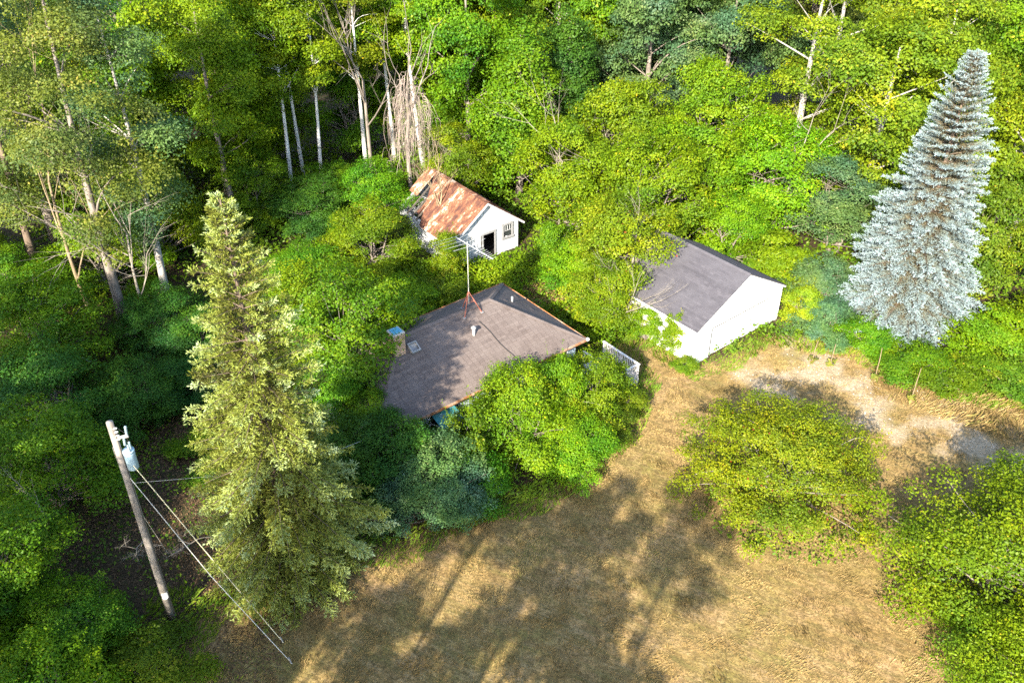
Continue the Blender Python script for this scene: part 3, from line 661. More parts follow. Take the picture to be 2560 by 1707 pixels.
# ---- old shed with a rusted, partly collapsed metal roof
def build_shed():
    W, L, eh, rh = SHED_W, SHED_L, SHED_EH, SHED_RH; rx = W / 2
    S_ = thing('shed', 'old white board shed with rusty metal roof collapsed at the back', 'shed', (*SHED_O, 0), SHED_RZ)
    rng = random.Random(9)
    def top(x_): return eh + rh * (1 - abs(x_ - rx) / rx) - .04
    dx0, dx1, dz = 2.55, 3.75, 1.95; wx0, wx1, wz0, wz1 = 4.35, 5.25, 1.15, 2.15
    bwid = .265; x_ = .10
    fw = MB().box((dx0 - .04, .12, .5), (.06, .08, 1.0)).build('front_wall', GREYWOOD, S_)
    lw = MB().box((.18, L / 2, eh - .12), (.08, L - .4, .10)).build('left_wall', GREYWOOD, S_)
    rw = MB().box((W - .18, L / 2, eh - .12), (.08, L - .4, .10)).build('right_wall', GREYWOOD, S_)
    bkw = MB().box((rx, L - .22, eh - .2), (W - .4, .08, .10)).build('back_wall', GREYWOOD, S_)
    def board(par, pts_, y_, th=.025, tone=.5):   # upright board: polygon in x,z at depth y
        k = len(pts_); vs = [(a, y_, b_) for a, b_ in pts_] + [(a, y_ + th, b_) for a, b_ in pts_]
        MB().add(vs, [tuple(range(k)), tuple(range(2 * k - 1, k - 1, -1))] + [(j, j + k, (j + 1) % k + k, (j + 1) % k) for j in range(k)], tone).build('board', MB_PAINT_OLD, par)
    while x_ < W - .12:
        a = x_; b_ = min(x_ + bwid - .03, W - .10); jit = rng.uniform(-.006, .006); mid = (a + b_) / 2
        spans = [(-.05 + rng.uniform(0, .05), None)]
        if a < dx1 and b_ > dx0: spans = [(dz, None)]
        if a < wx1 and b_ > wx0: spans = [(rng.uniform(-.03, .04), wz0), (wz1, None)]
        for z0, z1 in spans:
            if z1 is None:
                if a < rx < b_: poly = [(a, z0), (b_, z0), (b_, top(b_)), (rx, top(rx)), (a, top(a))]
                else: poly = [(a, z0), (b_, z0), (b_, top(b_)), (a, top(a))]
            else: poly = [(a, z0), (b_, z0), (b_, z1), (a, z1)]
            board(fw, poly, .06 + jit, .025, rng.random())
        x_ += bwid
    for par, xx in ((lw, .10), (rw, W - .125)):
        y_ = .10
        while y_ < L - .12:
            MB().box((xx + rng.uniform(-.004, .004), y_ + .125, (eh - .08) / 2 + rng.uniform(-.03, .0)), (.024, .25, eh - .02)).build('board', MB_PAINT_OLD, par); y_ += .265
    x_ = .14
    while x_ < W - .15:
        b_ = min(x_ + .25, W - .13); board(bkw, [(x_, -.04), (b_, -.04), (b_, top(b_) - .02), (x_, top(x_) - .02)], L - .17, .024, rng.random()); x_ += .265
    # doorway: dark inside, grey frame
    MB().box((rx, L / 2, .01), (W - .5, L - .6, .03)).build('floor', DARKIN, S_)
    df = MB()
    for c_, d_ in (((dx0 + .05, .03, dz / 2), (.12, .06, dz)), ((dx1 - .05, .03, dz / 2), (.12, .06, dz)), (((dx0 + dx1) / 2, .028, dz + .05), (dx1 - dx0 + .06, .06, .14))): df.box(c_, d_)
    df.build('door_frame', TRIMGREY, S_)
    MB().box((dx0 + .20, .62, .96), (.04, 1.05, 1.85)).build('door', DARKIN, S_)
    # window with sash and panes
    wf = MB(); cx, cz = (wx0 + wx1) / 2, (wz0 + wz1) / 2; ww, wh = wx1 - wx0, wz1 - wz0
    for c_, d_ in (((wx0 + .02, .025, cz), (.14, .08, wh + .2)), ((wx1 - .02, .025, cz), (.14, .08, wh + .2)), ((cx, .023, wz1 + .03), (ww - .10, .08, .14)), ((cx, .015, wz0 - .03), (ww + .20, .12, .12))): wf.box(c_, d_)
    wf.box((cx, .045, cz), (ww - .12, .04, .055)); wo_ = wf.build('window', TRIMGREY, S_)
    for j in range(4):
        MB().box((wx0 + .145 + j * .205, .075, cz + .24), (.17, .012, .38)).build('pane', GLASS, wo_)
    MB().box((cx, .085, cz - .23), (ww - .14, .012, .40)).build('pane', GLASS, wo_)
    for j in range(3): MB().box((wx0 + .247 + j * .205, .062, cz + .24), (.03, .03, .40)).build('glazing_bar', MB_PAINT_OLD, wo_)
    # rafters, showing in the hole
    y_ = .2
    while y_ < L:
        for sg in (-1, 1):
            xe = -.02 if sg < 0 else W + .02
            MB().bar((xe, y_, eh - .10), (rx, y_, eh + rh - .11), .05, .12).build('rafter', SHADEWOOD, S_)
        y_ += .62
    MB().box((rx, L / 2, eh + rh - .16), (.05, L, .14)).build('ridge_board', SHADEWOOD, S_)
    for k in range(11):      # dark boards added in the hole to cover its bright interior
        y0 = 3.9 + rng.uniform(0, 2.6); x0 = rng.uniform(.2, 1.2)
        MB().bar((x0, y0, 1.25 + rng.uniform(-.2, .3)), (x0 + rng.uniform(1.0, 1.7), y0 + rng.uniform(-1.0, 1.0), 1.9 + rng.uniform(0, .5)), .24, .03).build('dark_cover_board', SHADEWOOD, S_)
    MB().box((rx * .6, 5.2, 1.2), (rx * 1.1, 3.1, .04)).build('hole_shade_sheet', DARKIN, S_)  # near-black sheet added beneath the hole, standing in for its shade
    # ribbed metal sheets running from ridge to eave; left slope torn open along a diagonal
    sl = math.hypot(rx + .28, rh * (rx + .28) / rx); ang = math.atan2(rh, rx); ct, st_ = math.cos(ang), math.sin(ang)
    nsh = 13; pw = (L + .5) / nsh
    for side in (0, 1):
        ro = MB().bar((rx + (-.05 if side == 0 else .05), -.2, eh + rh - .055), (rx + (-.05 if side == 0 else .05), L + .2, eh + rh - .055), .02, .03).build('roof_slope', GREYWOOD, S_)
        S = np.array([-ct if side == 0 else ct, 0, -st_]); N = np.array([-st_ if side == 0 else st_, 0, ct]); P = np.array([rx, 0, eh + rh + .01])
        for k in range(nsh):
            y0 = -.25 + k * pw; s0, s1 = 0., sl
            if side == 0:
                yc = y0 + pw / 2
                # hole: sheets k>=8 lose their lower part along a diagonal; the last two survive at the far end
                torn = True
            else: torn = False
            lift = rng.uniform(0, .012) + .004 * (k % 2); mb = MB(); t = rng.random()
            prof = [(0, .03), (.03, .03), (.05, 0), (pw * .5 - .02, 0), (pw * .5, .012), (pw * .5 + .02, 0), (pw - .03, 0), (pw + .005, .026)]
            nseg = 4; vs = []; tilt = (rng.uniform(-.05, .05) if side == 0 and k > 6 else 0)
            for q in range(nseg + 1):
                wob = .012 * math.sin(1.2 * q + k) + tilt * q / nseg
                for jj, (py, pz) in enumerate(prof):
                    yy_ = y0 + py; s1 = sl
                    if torn and yy_ > 3.75: s1 = sl * (max(.03, 1 - (yy_ - 3.75) / 2.5) if k < 11 else .55) + .05 * math.sin(yy_ * 23)
                    s = s1 * q / nseg
                    vs.append(P + S * s + N * (pz + lift + wob) + np.array([0, y0 + py, 0]))
            m_ = len(prof); mb.add(vs, [(q * m_ + j, q * m_ + j + 1, (q + 1) * m_ + j + 1, (q + 1) * m_ + j) for q in range(nseg) for j in range(m_ - 1)], t)
            mb.build('metal_sheet', RUST, ro)
        if side == 0:   # slipped sheet hanging over the hole
            for (s0, s1, y0, y1, dz_) in ((.9, 2.3, 4.0, 4.5, -.22), (1.9, 3.2, 4.9, 5.4, -.42)):
                A_ = [P + S * s0 + np.array([0, y0, .0]) + N * dz_, P + S * s0 + np.array([0, y0 + .5, 0]) + N * dz_, P + S * s1 + np.array([0, y1 + .5, 0]) + N * (dz_ - .35), P + S * s1 + np.array([0, y1, 0]) + N * (dz_ - .35)]
                MB().add(A_ + [a - N * .004 for a in A_], [(0, 1, 2, 3), (7, 6, 5, 4)], .2).build('metal_sheet', RUST, ro)
    rc_ = MB(); rc_.bar((rx - .08, -.27, eh + rh + .035), (rx - .08, L + .22, eh + rh + .035), .17, .012); rc_.bar((rx + .08, -.27, eh + rh + .033), (rx + .08, L + .22, eh + rh + .033), .16, .012)
    rc_.build('ridge_cap', RUST, S_)
    for xe in (-.25, W + .25):
        MB().bar((xe, -.235, eh - .13 + (-.12)), (rx, -.235, eh + rh - .10), .03, .13).build('rake_board', MB_PAINT_OLD, S_)
build_shed()

# ---- porch rail of weathered wood at the house corner
def build_porch():
    P = thing('porch', 'small weathered wooden porch with slatted railing at the corner of the house', 'porch', (7.26, 41.58, 0), .671 + math.pi / 2)
    w_, l_, h_ = 1.7, 2.9, .55        # local x runs back along the house, local y runs toward the camera
    def B(name, c_, d_, m_=PALEWOOD, par=P): return MB().box(c_, d_).build(name, m_, par)
    n_ = 15
    for j in range(n_): B('deck_board', (l_ * (j + .5) / n_, w_ / 2, h_ + random.Random(j).uniform(-.004, .004)), (l_ / n_ - .02, w_, .04))
    B('skirt_board', (l_ / 2, -.02, h_ - .14), (l_, .03, .2)); B('skirt_board', (-.02, w_ / 2, h_ - .14), (.03, w_, .2))
    for x_, y_ in ((.05, .05), (l_ - .05, .05), (.05, w_ - .05), (l_ / 2, .05), (l_ - .05, w_ - .05)): B('post', (x_, y_, (h_ + 1.0) / 2), (.10, .10, h_ + 1.0))
    for y_ in (.05, w_ - .05):
        B('top_rail', (l_ / 2, y_, h_ + .99), (l_ + .1, .14, .04)); 
    B('top_rail', (.05, w_ / 2, h_ + .987), (.14, w_ - .2, .04))
    B('bottom_rail', (l_ / 2, .05, h_ + .14), (l_ - .2, .05, .07)); B('bottom_rail', (.05, w_ / 2, h_ + .14), (.05, w_ - .2, .07))
    for j in range(19): B('baluster', (.18 + j * (l_ - .36) / 18, .05, h_ + .56), (.05, .035, .80))
    for j in range(10): B('baluster', (.05, .18 + j * (w_ - .36) / 9, h_ + .56), (.035, .05, .80))
    for j in range(3): B('step', (-.0 - .0 + l_ * .78, w_ + .14 + .27 * j, h_ - .15 * (j + 1)), (1.1, .27, .04))
build_porch()

# ---- utility pole
PX, PY = -14.6, 25.2
def build_pole():
    P = thing('utility_pole', 'weathered wooden utility pole with round pale blue transformer near its top', 'utility pole', (PX, PY, 0))
    MB().tube([(0, 0, -.3), (0, 0, 3), (.02, 0, 7), (.04, .02, 10.9)], [.175, .165, .145, .125], 16).build('pole', POLEW, P, True)
    tx, ty = .37, .06
    MB().tube([(tx, ty, 8.62), (tx, ty, 8.66), (tx, ty, 9.35), (tx, ty, 9.42), (tx, ty, 9.47)], [.17, .205, .205, .215, .17], 20).build('transformer', TANK, P, True)
    t_ = P.children[-1]
    MB().tube([(tx, ty, 9.45), (tx, ty, 9.53)], [.222, .215], 20).build('lid', TANK, t_, True)
    for dx_, dy_ in ((.08, .08), (.1, -.1)):
        b_ = MB(); zs = np.linspace(9.5, 9.86, 9); b_.tube([(tx + dx_, ty + dy_, q) for q in zs], [.05 if k % 2 else .032 for k in range(9)], 10); b_.build('bushing', PORC, t_, True)
    for z_ in (8.7, 9.2): MB().box((.20, .03, z_), (.14, .16, .08)).build('bracket', TRIMGREY, P)
    # cutout and arrester on a short arm
    MB().bar((.05, 0, 10.15), (.55, .05, 10.22), .07, .09).build('arm', GREYWOOD, P)
    for x_, z0 in ((.50, 10.25), (.32, 9.75)):
        b_ = MB(); zs = np.linspace(0, .42, 9); b_.tube([(x_ + .10 * q, .06, z0 + q) for q in zs], [.06 if k % 2 else .038 for k in range(9)], 10); b_.build('cutout', PORC, P, True)
    for k in range(4):
        b_ = MB(); z0 = 10.62 - .17 * k; b_.tube([(.13, -.02, z0), (.26, -.02, z0 + .02)], [.045, .03], 10); b_.build('insulator', LEADW, P, True)
    MB().tube([(.28, .0, 10.6), (.42, .05, 10.4), (.47, .1, 9.9)], .012, 5).build('jumper_wire', CABLE, P)
    MB().tube([(.17, -.06, 10.4), (.19, -.07, 6), (.20, -.08, .1)], .011, 5).build('ground_wire', CABLE, P)
    a = R(-62); n_ = MB(); c_, s_ = math.cos(a), math.sin(a); rr = .178
    for j in range(5):
        for q in ((0, 1),):
            th0 = a - .7 + 1.4 * j / 5; th1 = a - .7 + 1.4 * (j + 1) / 5
            n_.add([(rr * math.cos(th0), rr * math.sin(th0), 1.42), (rr * math.cos(th1), rr * math.sin(th1), 1.42), (rr * math.cos(th1), rr * math.sin(th1), 1.78), (rr * math.cos(th0), rr * math.sin(th0), 1.78)], [(0, 1, 2, 3)])
    no = n_.build('notice_plate', NOTICE, P); rr = .181; sy = MB()
    def pa(u, z_): th = a + u; return (rr * math.cos(th), rr * math.sin(th), z_)
    sy.add([pa(-.35, 1.62), pa(0, 1.52), pa(.35, 1.62), pa(0, 1.575)], [(0, 1, 3), (1, 2, 3)]); sy.add([pa(-.6, 1.72), pa(.6, 1.72), pa(.6, 1.76), pa(-.6, 1.76)], [(0, 1, 2, 3)])
    sy.build('printed_mark', BLACK, no)
build_pole()
def wire(name, label, pts, r, mat, cat='wire', par_z=0):
    o = thing(name, label, cat, pts[-1])
    o0 = np.array(pts[-1]); MB().tube([tuple(np.array(p) - o0) for p in pts], r, 5).build('strand', mat, o); return o
wa = wire('guy_wire', 'yellowish guy wire running from the transformer down to the lawn, upper of the two', [(PX + .25, PY - .05, 9.35), (-11.9, 24.55, 4.45), (-9.55, 23.95, -.05)], .016, WIREY, 'guy wire')
wb = wire('guy_wire', 'pale grey guy wire from below the transformer to the lawn, lower of the two', [(PX + .2, PY - .1, 8.25), (-11.9, 24.1, 3.95), (-9.0, 22.95, -.05)], .013, WIRE, 'guy wire')
for o, p in ((wa, (0, 0, 0)), (wb, (0, 0, 0))): MB().tube([(0, 0, -.2), (-.12, .05, .35)], .03, 6).build('anchor_rod', TRIMGREY, o)
wire('service_wire', 'thin slack wire dropping beside the pole into the brush behind it', [(PX - .14, PY, 9.7), (PX - .75, PY + 1.1, 6.2), (PX - 1.1, PY + 2.6, 2.6), (PX - 1.3, PY + 3.6, .0)], .007, WIRE)
wire('service_wire', 'thin wire crossing from the pole behind the yellowish spruce', [(PX + .12, PY, 7.9), (-11.6, 27.6, 6.1), (-8.8, 30.2, 4.6), (-6.4, 33.6, 3.2)], .006, WIRE)
# ------------------------------------------------------------------ the two spruces
def spruce(name, label, x, y, seed, H, Rb, nlev, nper, blue, lead=True):
    t, nd, tips = make_spruce(seed, H, Rb, nlev, nper, blue)
    e = thing(name, label, 'tree', (x, y, 0)); link('trunk', t, e); link('crown', nd, e); return e
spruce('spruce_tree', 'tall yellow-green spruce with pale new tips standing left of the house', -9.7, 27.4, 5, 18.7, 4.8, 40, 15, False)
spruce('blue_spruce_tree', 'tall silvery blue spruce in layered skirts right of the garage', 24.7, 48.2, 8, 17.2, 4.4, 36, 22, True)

# ------------------------------------------------------------------ named trees and shrubs round the house
T = tree
# by the house
T('leafy_tree', 'bright green tree leaning over the chimney end of the house roof', 'round1', 'green', -8.6, 40.0, 1.12, 1.08, 1.0)
T('leafy_tree', 'rounded lime tree behind the spruce, left of the chimney', 'round0', 'lime', -10.9, 43.6, .95, .92, 2.2)
T('lilac_bush', 'big lime green bush covering the middle of the house front', 'lilac0', 'lime', .6, 36.0, .86, 1.06, .3, cat='bush')
T('lilac_bush', 'lime bush under the rusty gutter, between house front and porch', 'lilac0', 'lime', 3.6, 38.4, .80, .88, 2.0, cat='bush')
T('lilac_bush', 'low spreading lime bush at the lawn edge below the house front', 'lilac0', 'lime', 3.0, 35.2, .72, .62, 4.0, cat='bush')
T('lilac_bush', 'upright lime bush between the two big bushes at the house front', 'bush0', 'lime', 2.3, 37.4, .85, 1.75, 1.7, cat='bush')
T('lilac_bush', 'narrow upright lime bush hiding the near end of the porch', 'bush1', 'lime', 5.6, 40.0, .62, 1.15, 3.3, cat='bush')
T('lilac_bush', 'upright green bush left of the big bush at the house front', 'bush0', 'green', -1.9, 34.6, .95, 1.5, 2.9, cat='bush')
T('lilac_bush', 'low ragged lime bush at the path edge in front of the porch', 'bush1', 'weed', 4.9, 37.0, .9, .75, 4.7, cat='bush')
T('dark_bush', 'shaded dark green bush in front of the teal awning', 'lilac0', 'deep', -5.6, 33.4, .85, .85, 1.2, cat='bush')
T('dark_bush', 'dark bluish bush tucked between spruce and house front', 'lilac0', 'grey', -3.6, 31.7, .80, .80, 3.0, cat='bush')
T('dark_bush', 'dark green bush at the lawn edge right of the spruce foot', 'bush0', 'green', -1.8, 32.4, 1.0, .95, 5.0, cat='bush')
T('dark_bush', 'shaded shrub behind the spruce beside the hidden left house wall', 'round2', 'deep', -7.8, 33.6, .62, .62, 2.4, cat='bush')
T('dark_bush', 'shaded green shrub hiding the left end of the house', 'round2', 'green', -9.2, 37.0, .62, .66, 1.4, cat='bush')
T('dark_bush', 'deep green shrub pressed to the left front corner of the house', 'lilac0', 'green', -7.2, 35.4, .62, .85, .4, cat='bush')
T('old_fruit_tree', 'spreading old fruit tree with bare limbs overhanging the left garage slope', 'round0', 'apple', 7.2, 50.6, 1.08, 1.0, 2.9, BARKG)
T('leafy_tree', 'leafy tree filling the gap between house and garage', 'round1', 'lime', 5.7, 47.6, .72, .62, .6)
T('vine_bush', 'vine covered bush against the left garage wall', 'bush0', 'lime', 8.3, 46.3, .62, .85, 1.1, cat='bush')
T('vine_bush', 'tuft of leaves climbing over the left garage eave', 'bush1', 'lime', 9.75, 45.0, .52, 1.15, .2, cat='bush')
T('weed_clump', 'low green weeds at the front left foot of the garage', 'bush1', 'weed', 10.3, 43.2, .50, .30, 2.2, cat='bush')
T('weed_clump', 'green and tan weeds at the foot of the porch railing', 'bush1', 'weed', 6.5, 39.4, .70, .48, 2.6, cat='bush')
# lawn trees on the right
T('apple_tree', 'broad round fruit tree with yellowing leaves alone on the lawn', 'apple0', 'apple', 13.2, 32.6, 1.04, .98, .5, BARKG)
T('apple_tree', 'large bright green fruit tree at the lower right lawn edge', 'apple1', 'lime', 21.6, 25.4, 1.28, 1.16, 2.4, BARKG)
T('apple_tree', 'bright green bush at the bottom right corner below the fruit tree', 'apple1', 'lime', 20.8, 20.0, .95, .9, 4.2, BARKG)
# right of the garage
T('golden_shrub', 'golden yellow shrub at the right corner of the garage', 'bush0', 'gold', 18.3, 48.0, .72, 1.0, 1.0, cat='bush')
T('sumac_shrub', 'grey-green feathery shrub beside the golden shrub', 'sumac0', 'grey', 19.5, 46.6, .78, .66, .4, cat='bush')
T('sumac_shrub', 'grey-green shrub between garage roof and blue spruce', 'sumac0', 'grey', 20.4, 50.4, 1.0, .9, 2.5, cat='bush')
T('sumac_shrub', 'lime shrub crowding the far eave of the garage', 'sumac0', 'lime', 17.6, 53.2, 1.15, .95, 4.0, cat='bush')
T('sumac_shrub', 'lime shrub behind the garage ridge with golden leaves', 'round2', 'lime', 15.2, 56.0, .86, .74, 5.0, cat='bush')
T('leafy_bush', 'green bush under the left skirt of the blue spruce', 'bush0', 'green', 21.4, 45.2, 1.05, .72, .8, cat='bush')
T('leafy_bush', 'green bush in front of the blue spruce foot', 'bush1', 'green', 25.2, 41.8, 1.2, .62, 1.6, cat='bush')
T('leafy_bush', 'lime bush right of the blue spruce foot', 'sumac0', 'lime', 29.2, 45.0, 1.15, .74, 2.9, cat='bush')
T('leafy_bush', 'mid green tree at the right edge behind the blue spruce', 'round1', 'weed', 30.2, 51.0, 1.15, 1.2, 3.7)
T('leafy_bush', 'lime bush at the right edge above the dry grass', 'sumac0', 'weed', 31.5, 41.8, 1.2, .62, 5.1, cat='bush')
T('leafy_bush', 'green bush between the mullein stalks and the blue spruce skirt', 'bush0', 'green', 23.4, 42.8, 1.2, .62, 1.9, cat='bush')
T('leafy_bush', 'long green bush along the verge right of the blue spruce', 'bush0', 'weed', 28.2, 41.6, 1.45, .66, .9, cat='bush')
T('leafy_bush', 'lime bush behind the verge at the right edge', 'sumac0', 'lime', 33.2, 45.4, 1.2, .85, 1.7, cat='bush')
# between shed and house
T('leafy_bush', 'rounded lime bush left of the shed', 'round2', 'lime', -9.6, 55.0, .86, .72, 1.5, cat='bush')
T('leafy_bush', 'lime bush growing up the left eave of the shed', 'bush0', 'lime', -4.35, 53.7, .72, 1.3, .7, cat='bush')
T('leafy_bush', 'green bush between shed wall and vine draped dead tree', 'bush0', 'olive', -8.6, 58.2, .9, .8, 3.1, cat='bush')
T('leafy_bush', 'lime thicket behind the left ridge of the house roof', 'sumac0', 'lime', -7.2, 49.2, .95, .70, 4.4, cat='bush')
T('leafy_bush', 'lime weeds just behind the antenna tripod', 'bush1', 'weed', -4.6, 50.8, 1.15, .7, 2.0, cat='bush')
T('leafy_bush', 'dark green brush between spruce top and lime thicket', 'round2', 'green', -13.2, 51.0, .80, .55, .2, cat='bush')
T('leafy_bush', 'lime bush hugging the right wall of the shed', 'bush0', 'lime', 2.9, 56.2, 1.0, 1.05, .2, cat='bush')
T('leafy_bush', 'mounded lime bush right of the shed doorway', 'sumac0', 'lime', 4.2, 53.2, .9, .75, 3.4, cat='bush')
# ------------------------------------------------------------------ bright middle thicket behind shed and garage
mid = [('round0', 'lime', 9.5, 56.5, 1.15, 1.25, 'yellowing tree whose crown rises behind the old fruit tree'), ('round1', 'lime', 4.6, 60.6, 1.2, 1.2, 'lime tree straight behind the right shed wall'),
       ('round2', 'lime', 13.2, 60.6, 1.25, 1.25, 'lime tree rising behind the garage ridge'), ('round0', 'lime', 18.8, 60.2, 1.2, 1.2, 'lime tree right of the one behind the garage ridge'),
       ('round1', 'grey', 23.2, 57.6, 1.1, 1.0, 'grey-green rounded tree left of the blue spruce'), ('round2', 'lime', 8.6, 64.6, 1.2, 1.5, 'lime tree in the middle of the bright thicket'),
       ('round0', 'lime', 15.8, 66.0, 1.25, 1.55, 'tall lime tree at the back of the bright thicket')]
for k, px_, x, y, s, sz, lb in mid: T('thicket_tree', lb, k, px_, x, y, s, sz, group='bright thicket behind the buildings')
# ------------------------------------------------------------------ forest
F = 'forest trees behind the clearing'
T('cottonwood_tree', 'towering grey-green tree at the upper left with long pale trunk', 'cotton0', 'olive', -24.4, 47.6, 1.0, 1.0, .4, BARKG, F)
T('cottonwood_tree', 'slender grey-green tree just right of the towering pale trunk', 'cotton1', 'grey', -22.6, 50.2, .92, .95, 1.9, PALEB, F)
T('cottonwood_tree', 'dark trunked tall tree at the far left edge', 'cotton1', 'olive', -31.6, 52.0, 1.05, 1.05, 3.3, BARK, F)
T('cottonwood_tree', 'grey-green tall tree filling the upper left corner', 'cotton0', 'grey', -33.0, 58.0, 1.05, 1.0, 4.6, BARKG, F)
T('leafy_tree', 'lime tall tree behind the towering pale trunk', 'maple1', 'lime', -27.0, 60.0, 1.05, 1.3, 1.1, None, F)
T('leafy_tree', 'yellow-green tree right of the upper left cottonwoods', 'maple0', 'lime', -22.0, 64.0, .92, 1.30, 2.0, None, F)
T('leafy_tree', 'feathery lime tree between the cottonwoods and the white birches', 'cotton1', 'lime', -20.4, 60.5, .90, .84, 5.2, BARKG, F)
T('birch_tree', 'white birch trunk, left one of the birch pair left of the shed', 'aspen0', 'lime', -17.6, 66.2, 1.0, 1.0, .2, BIRCH, F)
T('birch_tree', 'white birch trunk, right one of the birch pair left of the shed', 'aspen1', 'lime', -15.4, 66.8, 1.05, 1.0, 2.8, BIRCH, F)
T('birch_tree', 'thin white birch just behind the birch pair', 'aspen0', 'green', -17.4, 70.0, .9, 1.0, 4.1, BIRCH, F)
T('birch_tree', 'white birch with bright crown above the bare brown trunk', 'aspen1', 'maple', -12.2, 70.5, 1.2, 1.0, 1.0, BIRCH, F)
T('birch_tree', 'white birch stem left of the vine draped dead tree', 'aspen0', 'lime', -10.2, 74.0, 1.05, 1.05, 3.6, BIRCH, F)
T('birch_tree', 'white birch behind the vine draped dead tree', 'aspen1', 'lime', -7.6, 72.5, 1.2, 1.05, 5.5, BIRCH, F)
T('leafy_tree', 'green tall tree above the shed roof', 'maple1', 'green', -3.4, 70.0, .95, 1.25, .5, None, F)
T('drooping_tree', 'dark green drooping tree standing behind the shed', 'droop0', 'green', .6, 66.5, 1.15, 1.05, 1.5, None, F)
T('drooping_tree', 'deep green drooping tree right of the shed ridge', 'droop0', 'deep', 4.4, 70.0, 1.0, 1.05, 3.9, None, F)
T('leafy_tree', 'green tree with pale bare stem near the top middle', 'maple0', 'green', 4.0, 79.0, .9, 1.35, 2.2, PALEB, F)
T('leafy_tree', 'grey-green domed tree right of the top middle', 'maple2', 'grey', 11.2, 74.0, 1.0, 1.18, 3.1, None, F)
T('leafy_tree', 'grey-green broad tree left of the pale bare trunks', 'maple0', 'grey', 17.6, 73.0, 1.0, 1.25, 4.0, None, F)
T('pale_trunk_tree', 'tall tree with thick white patchy trunk at upper right', 'open0', 'maple', 22.0, 66.0, 1.0, 1.0, .8, PALEB, F)
T('pale_trunk_tree', 'second tall white trunked tree at the top right', 'open0', 'maple', 24.6, 69.5, 1.05, 1.05, 3.8, PALEB, F)
T('yellowing_tree', 'broad yellowing maple with pale forked limbs left of the blue spruce', 'maple2', 'maple', 25.6, 60.0, 1.05, 1.12, 1.9, PALEB, F)
T('yellowing_tree', 'yellowing maple behind the blue spruce top', 'maple0', 'maple', 30.6, 64.0, 1.05, 1.22, 5.0, PALEB, F)
T('yellowing_tree', 'yellowing tree at the upper right edge', 'maple1', 'maple', 34.6, 56.0, 1.05, 1.15, 2.7, PALEB, F)
T('leafy_tree', 'green tree at the right edge beside the blue spruce', 'maple2', 'green', 35.6, 50.0, .85, .85, 4.4, None, F)
T('leafy_tree', 'lime tree at the top right corner', 'maple1', 'lime', 38.5, 66.0, 1.1, 1.25, .1, None, F)
# deep forest: rows that only show as crowns between the ones above
rd = random.Random(4)
DF = 'deep forest trees'
deep = [(-46, 'maple0', 'olive', 'olive crown deep in the upper left corner behind the cottonwoods'), (-39, 'maple1', 'lime', 'lime crown at the top edge over the far left dark trunk'), (-32.5, 'maple2', 'green', 'green crown at the top edge behind the towering pale trunk'),
        (-26, 'maple0', 'lime', 'lime crown at the top edge left of the birch crowns'), (-19.5, 'aspen0', 'lime', 'narrow lime crown at the top edge straight behind the birch pair'), (-13, 'maple1', 'lime', 'lime crown at the top edge behind the bare brown trunk'),
        (-6.6, 'maple2', 'green', 'green crown at the top edge behind the vine draped dead tree'), (-.2, 'maple0', 'lime', 'lime crown at the top edge above the drooping tree'), (6.3, 'maple1', 'green', 'green crown at the top edge just right of the top middle'),
        (12.8, 'maple0', 'grey', 'grey-green crown at the top edge above the garage'), (19.5, 'aspen1', 'lime', 'narrow lime crown at the top edge left of the white patchy trunks'), (26, 'maple2', 'olive', 'olive crown at the top edge behind the white patchy trunks'),
        (32.6, 'maple0', 'lime', 'lime crown at the top edge above the blue spruce tip'), (39.4, 'maple1', 'olive', 'olive crown deep in the upper right corner'), (46, 'maple2', 'lime', 'lime crown deep beyond the upper right corner')]
for x, key, pal, lb in deep:
    T('forest_tree', lb, key, pal, x, 79 + rd.uniform(-2, 2), 1.05, {'m': 1.40, 'a': 1.1}[key[0]], rd.uniform(0, 6.28), None, DF)
for k in range(13):
    T('forest_tree', 'leafy tree in the hindmost forest row, only scraps of crown showing', rd.choice(['maple0', 'maple1', 'maple2']), rd.choice(['lime', 'green', 'olive']), -54 + k * 9 + rd.uniform(-1.5, 1.5), 89 + rd.uniform(-2, 2), 1.15, 1.45, rd.uniform(0, 6.28), None, 'hindmost forest row')
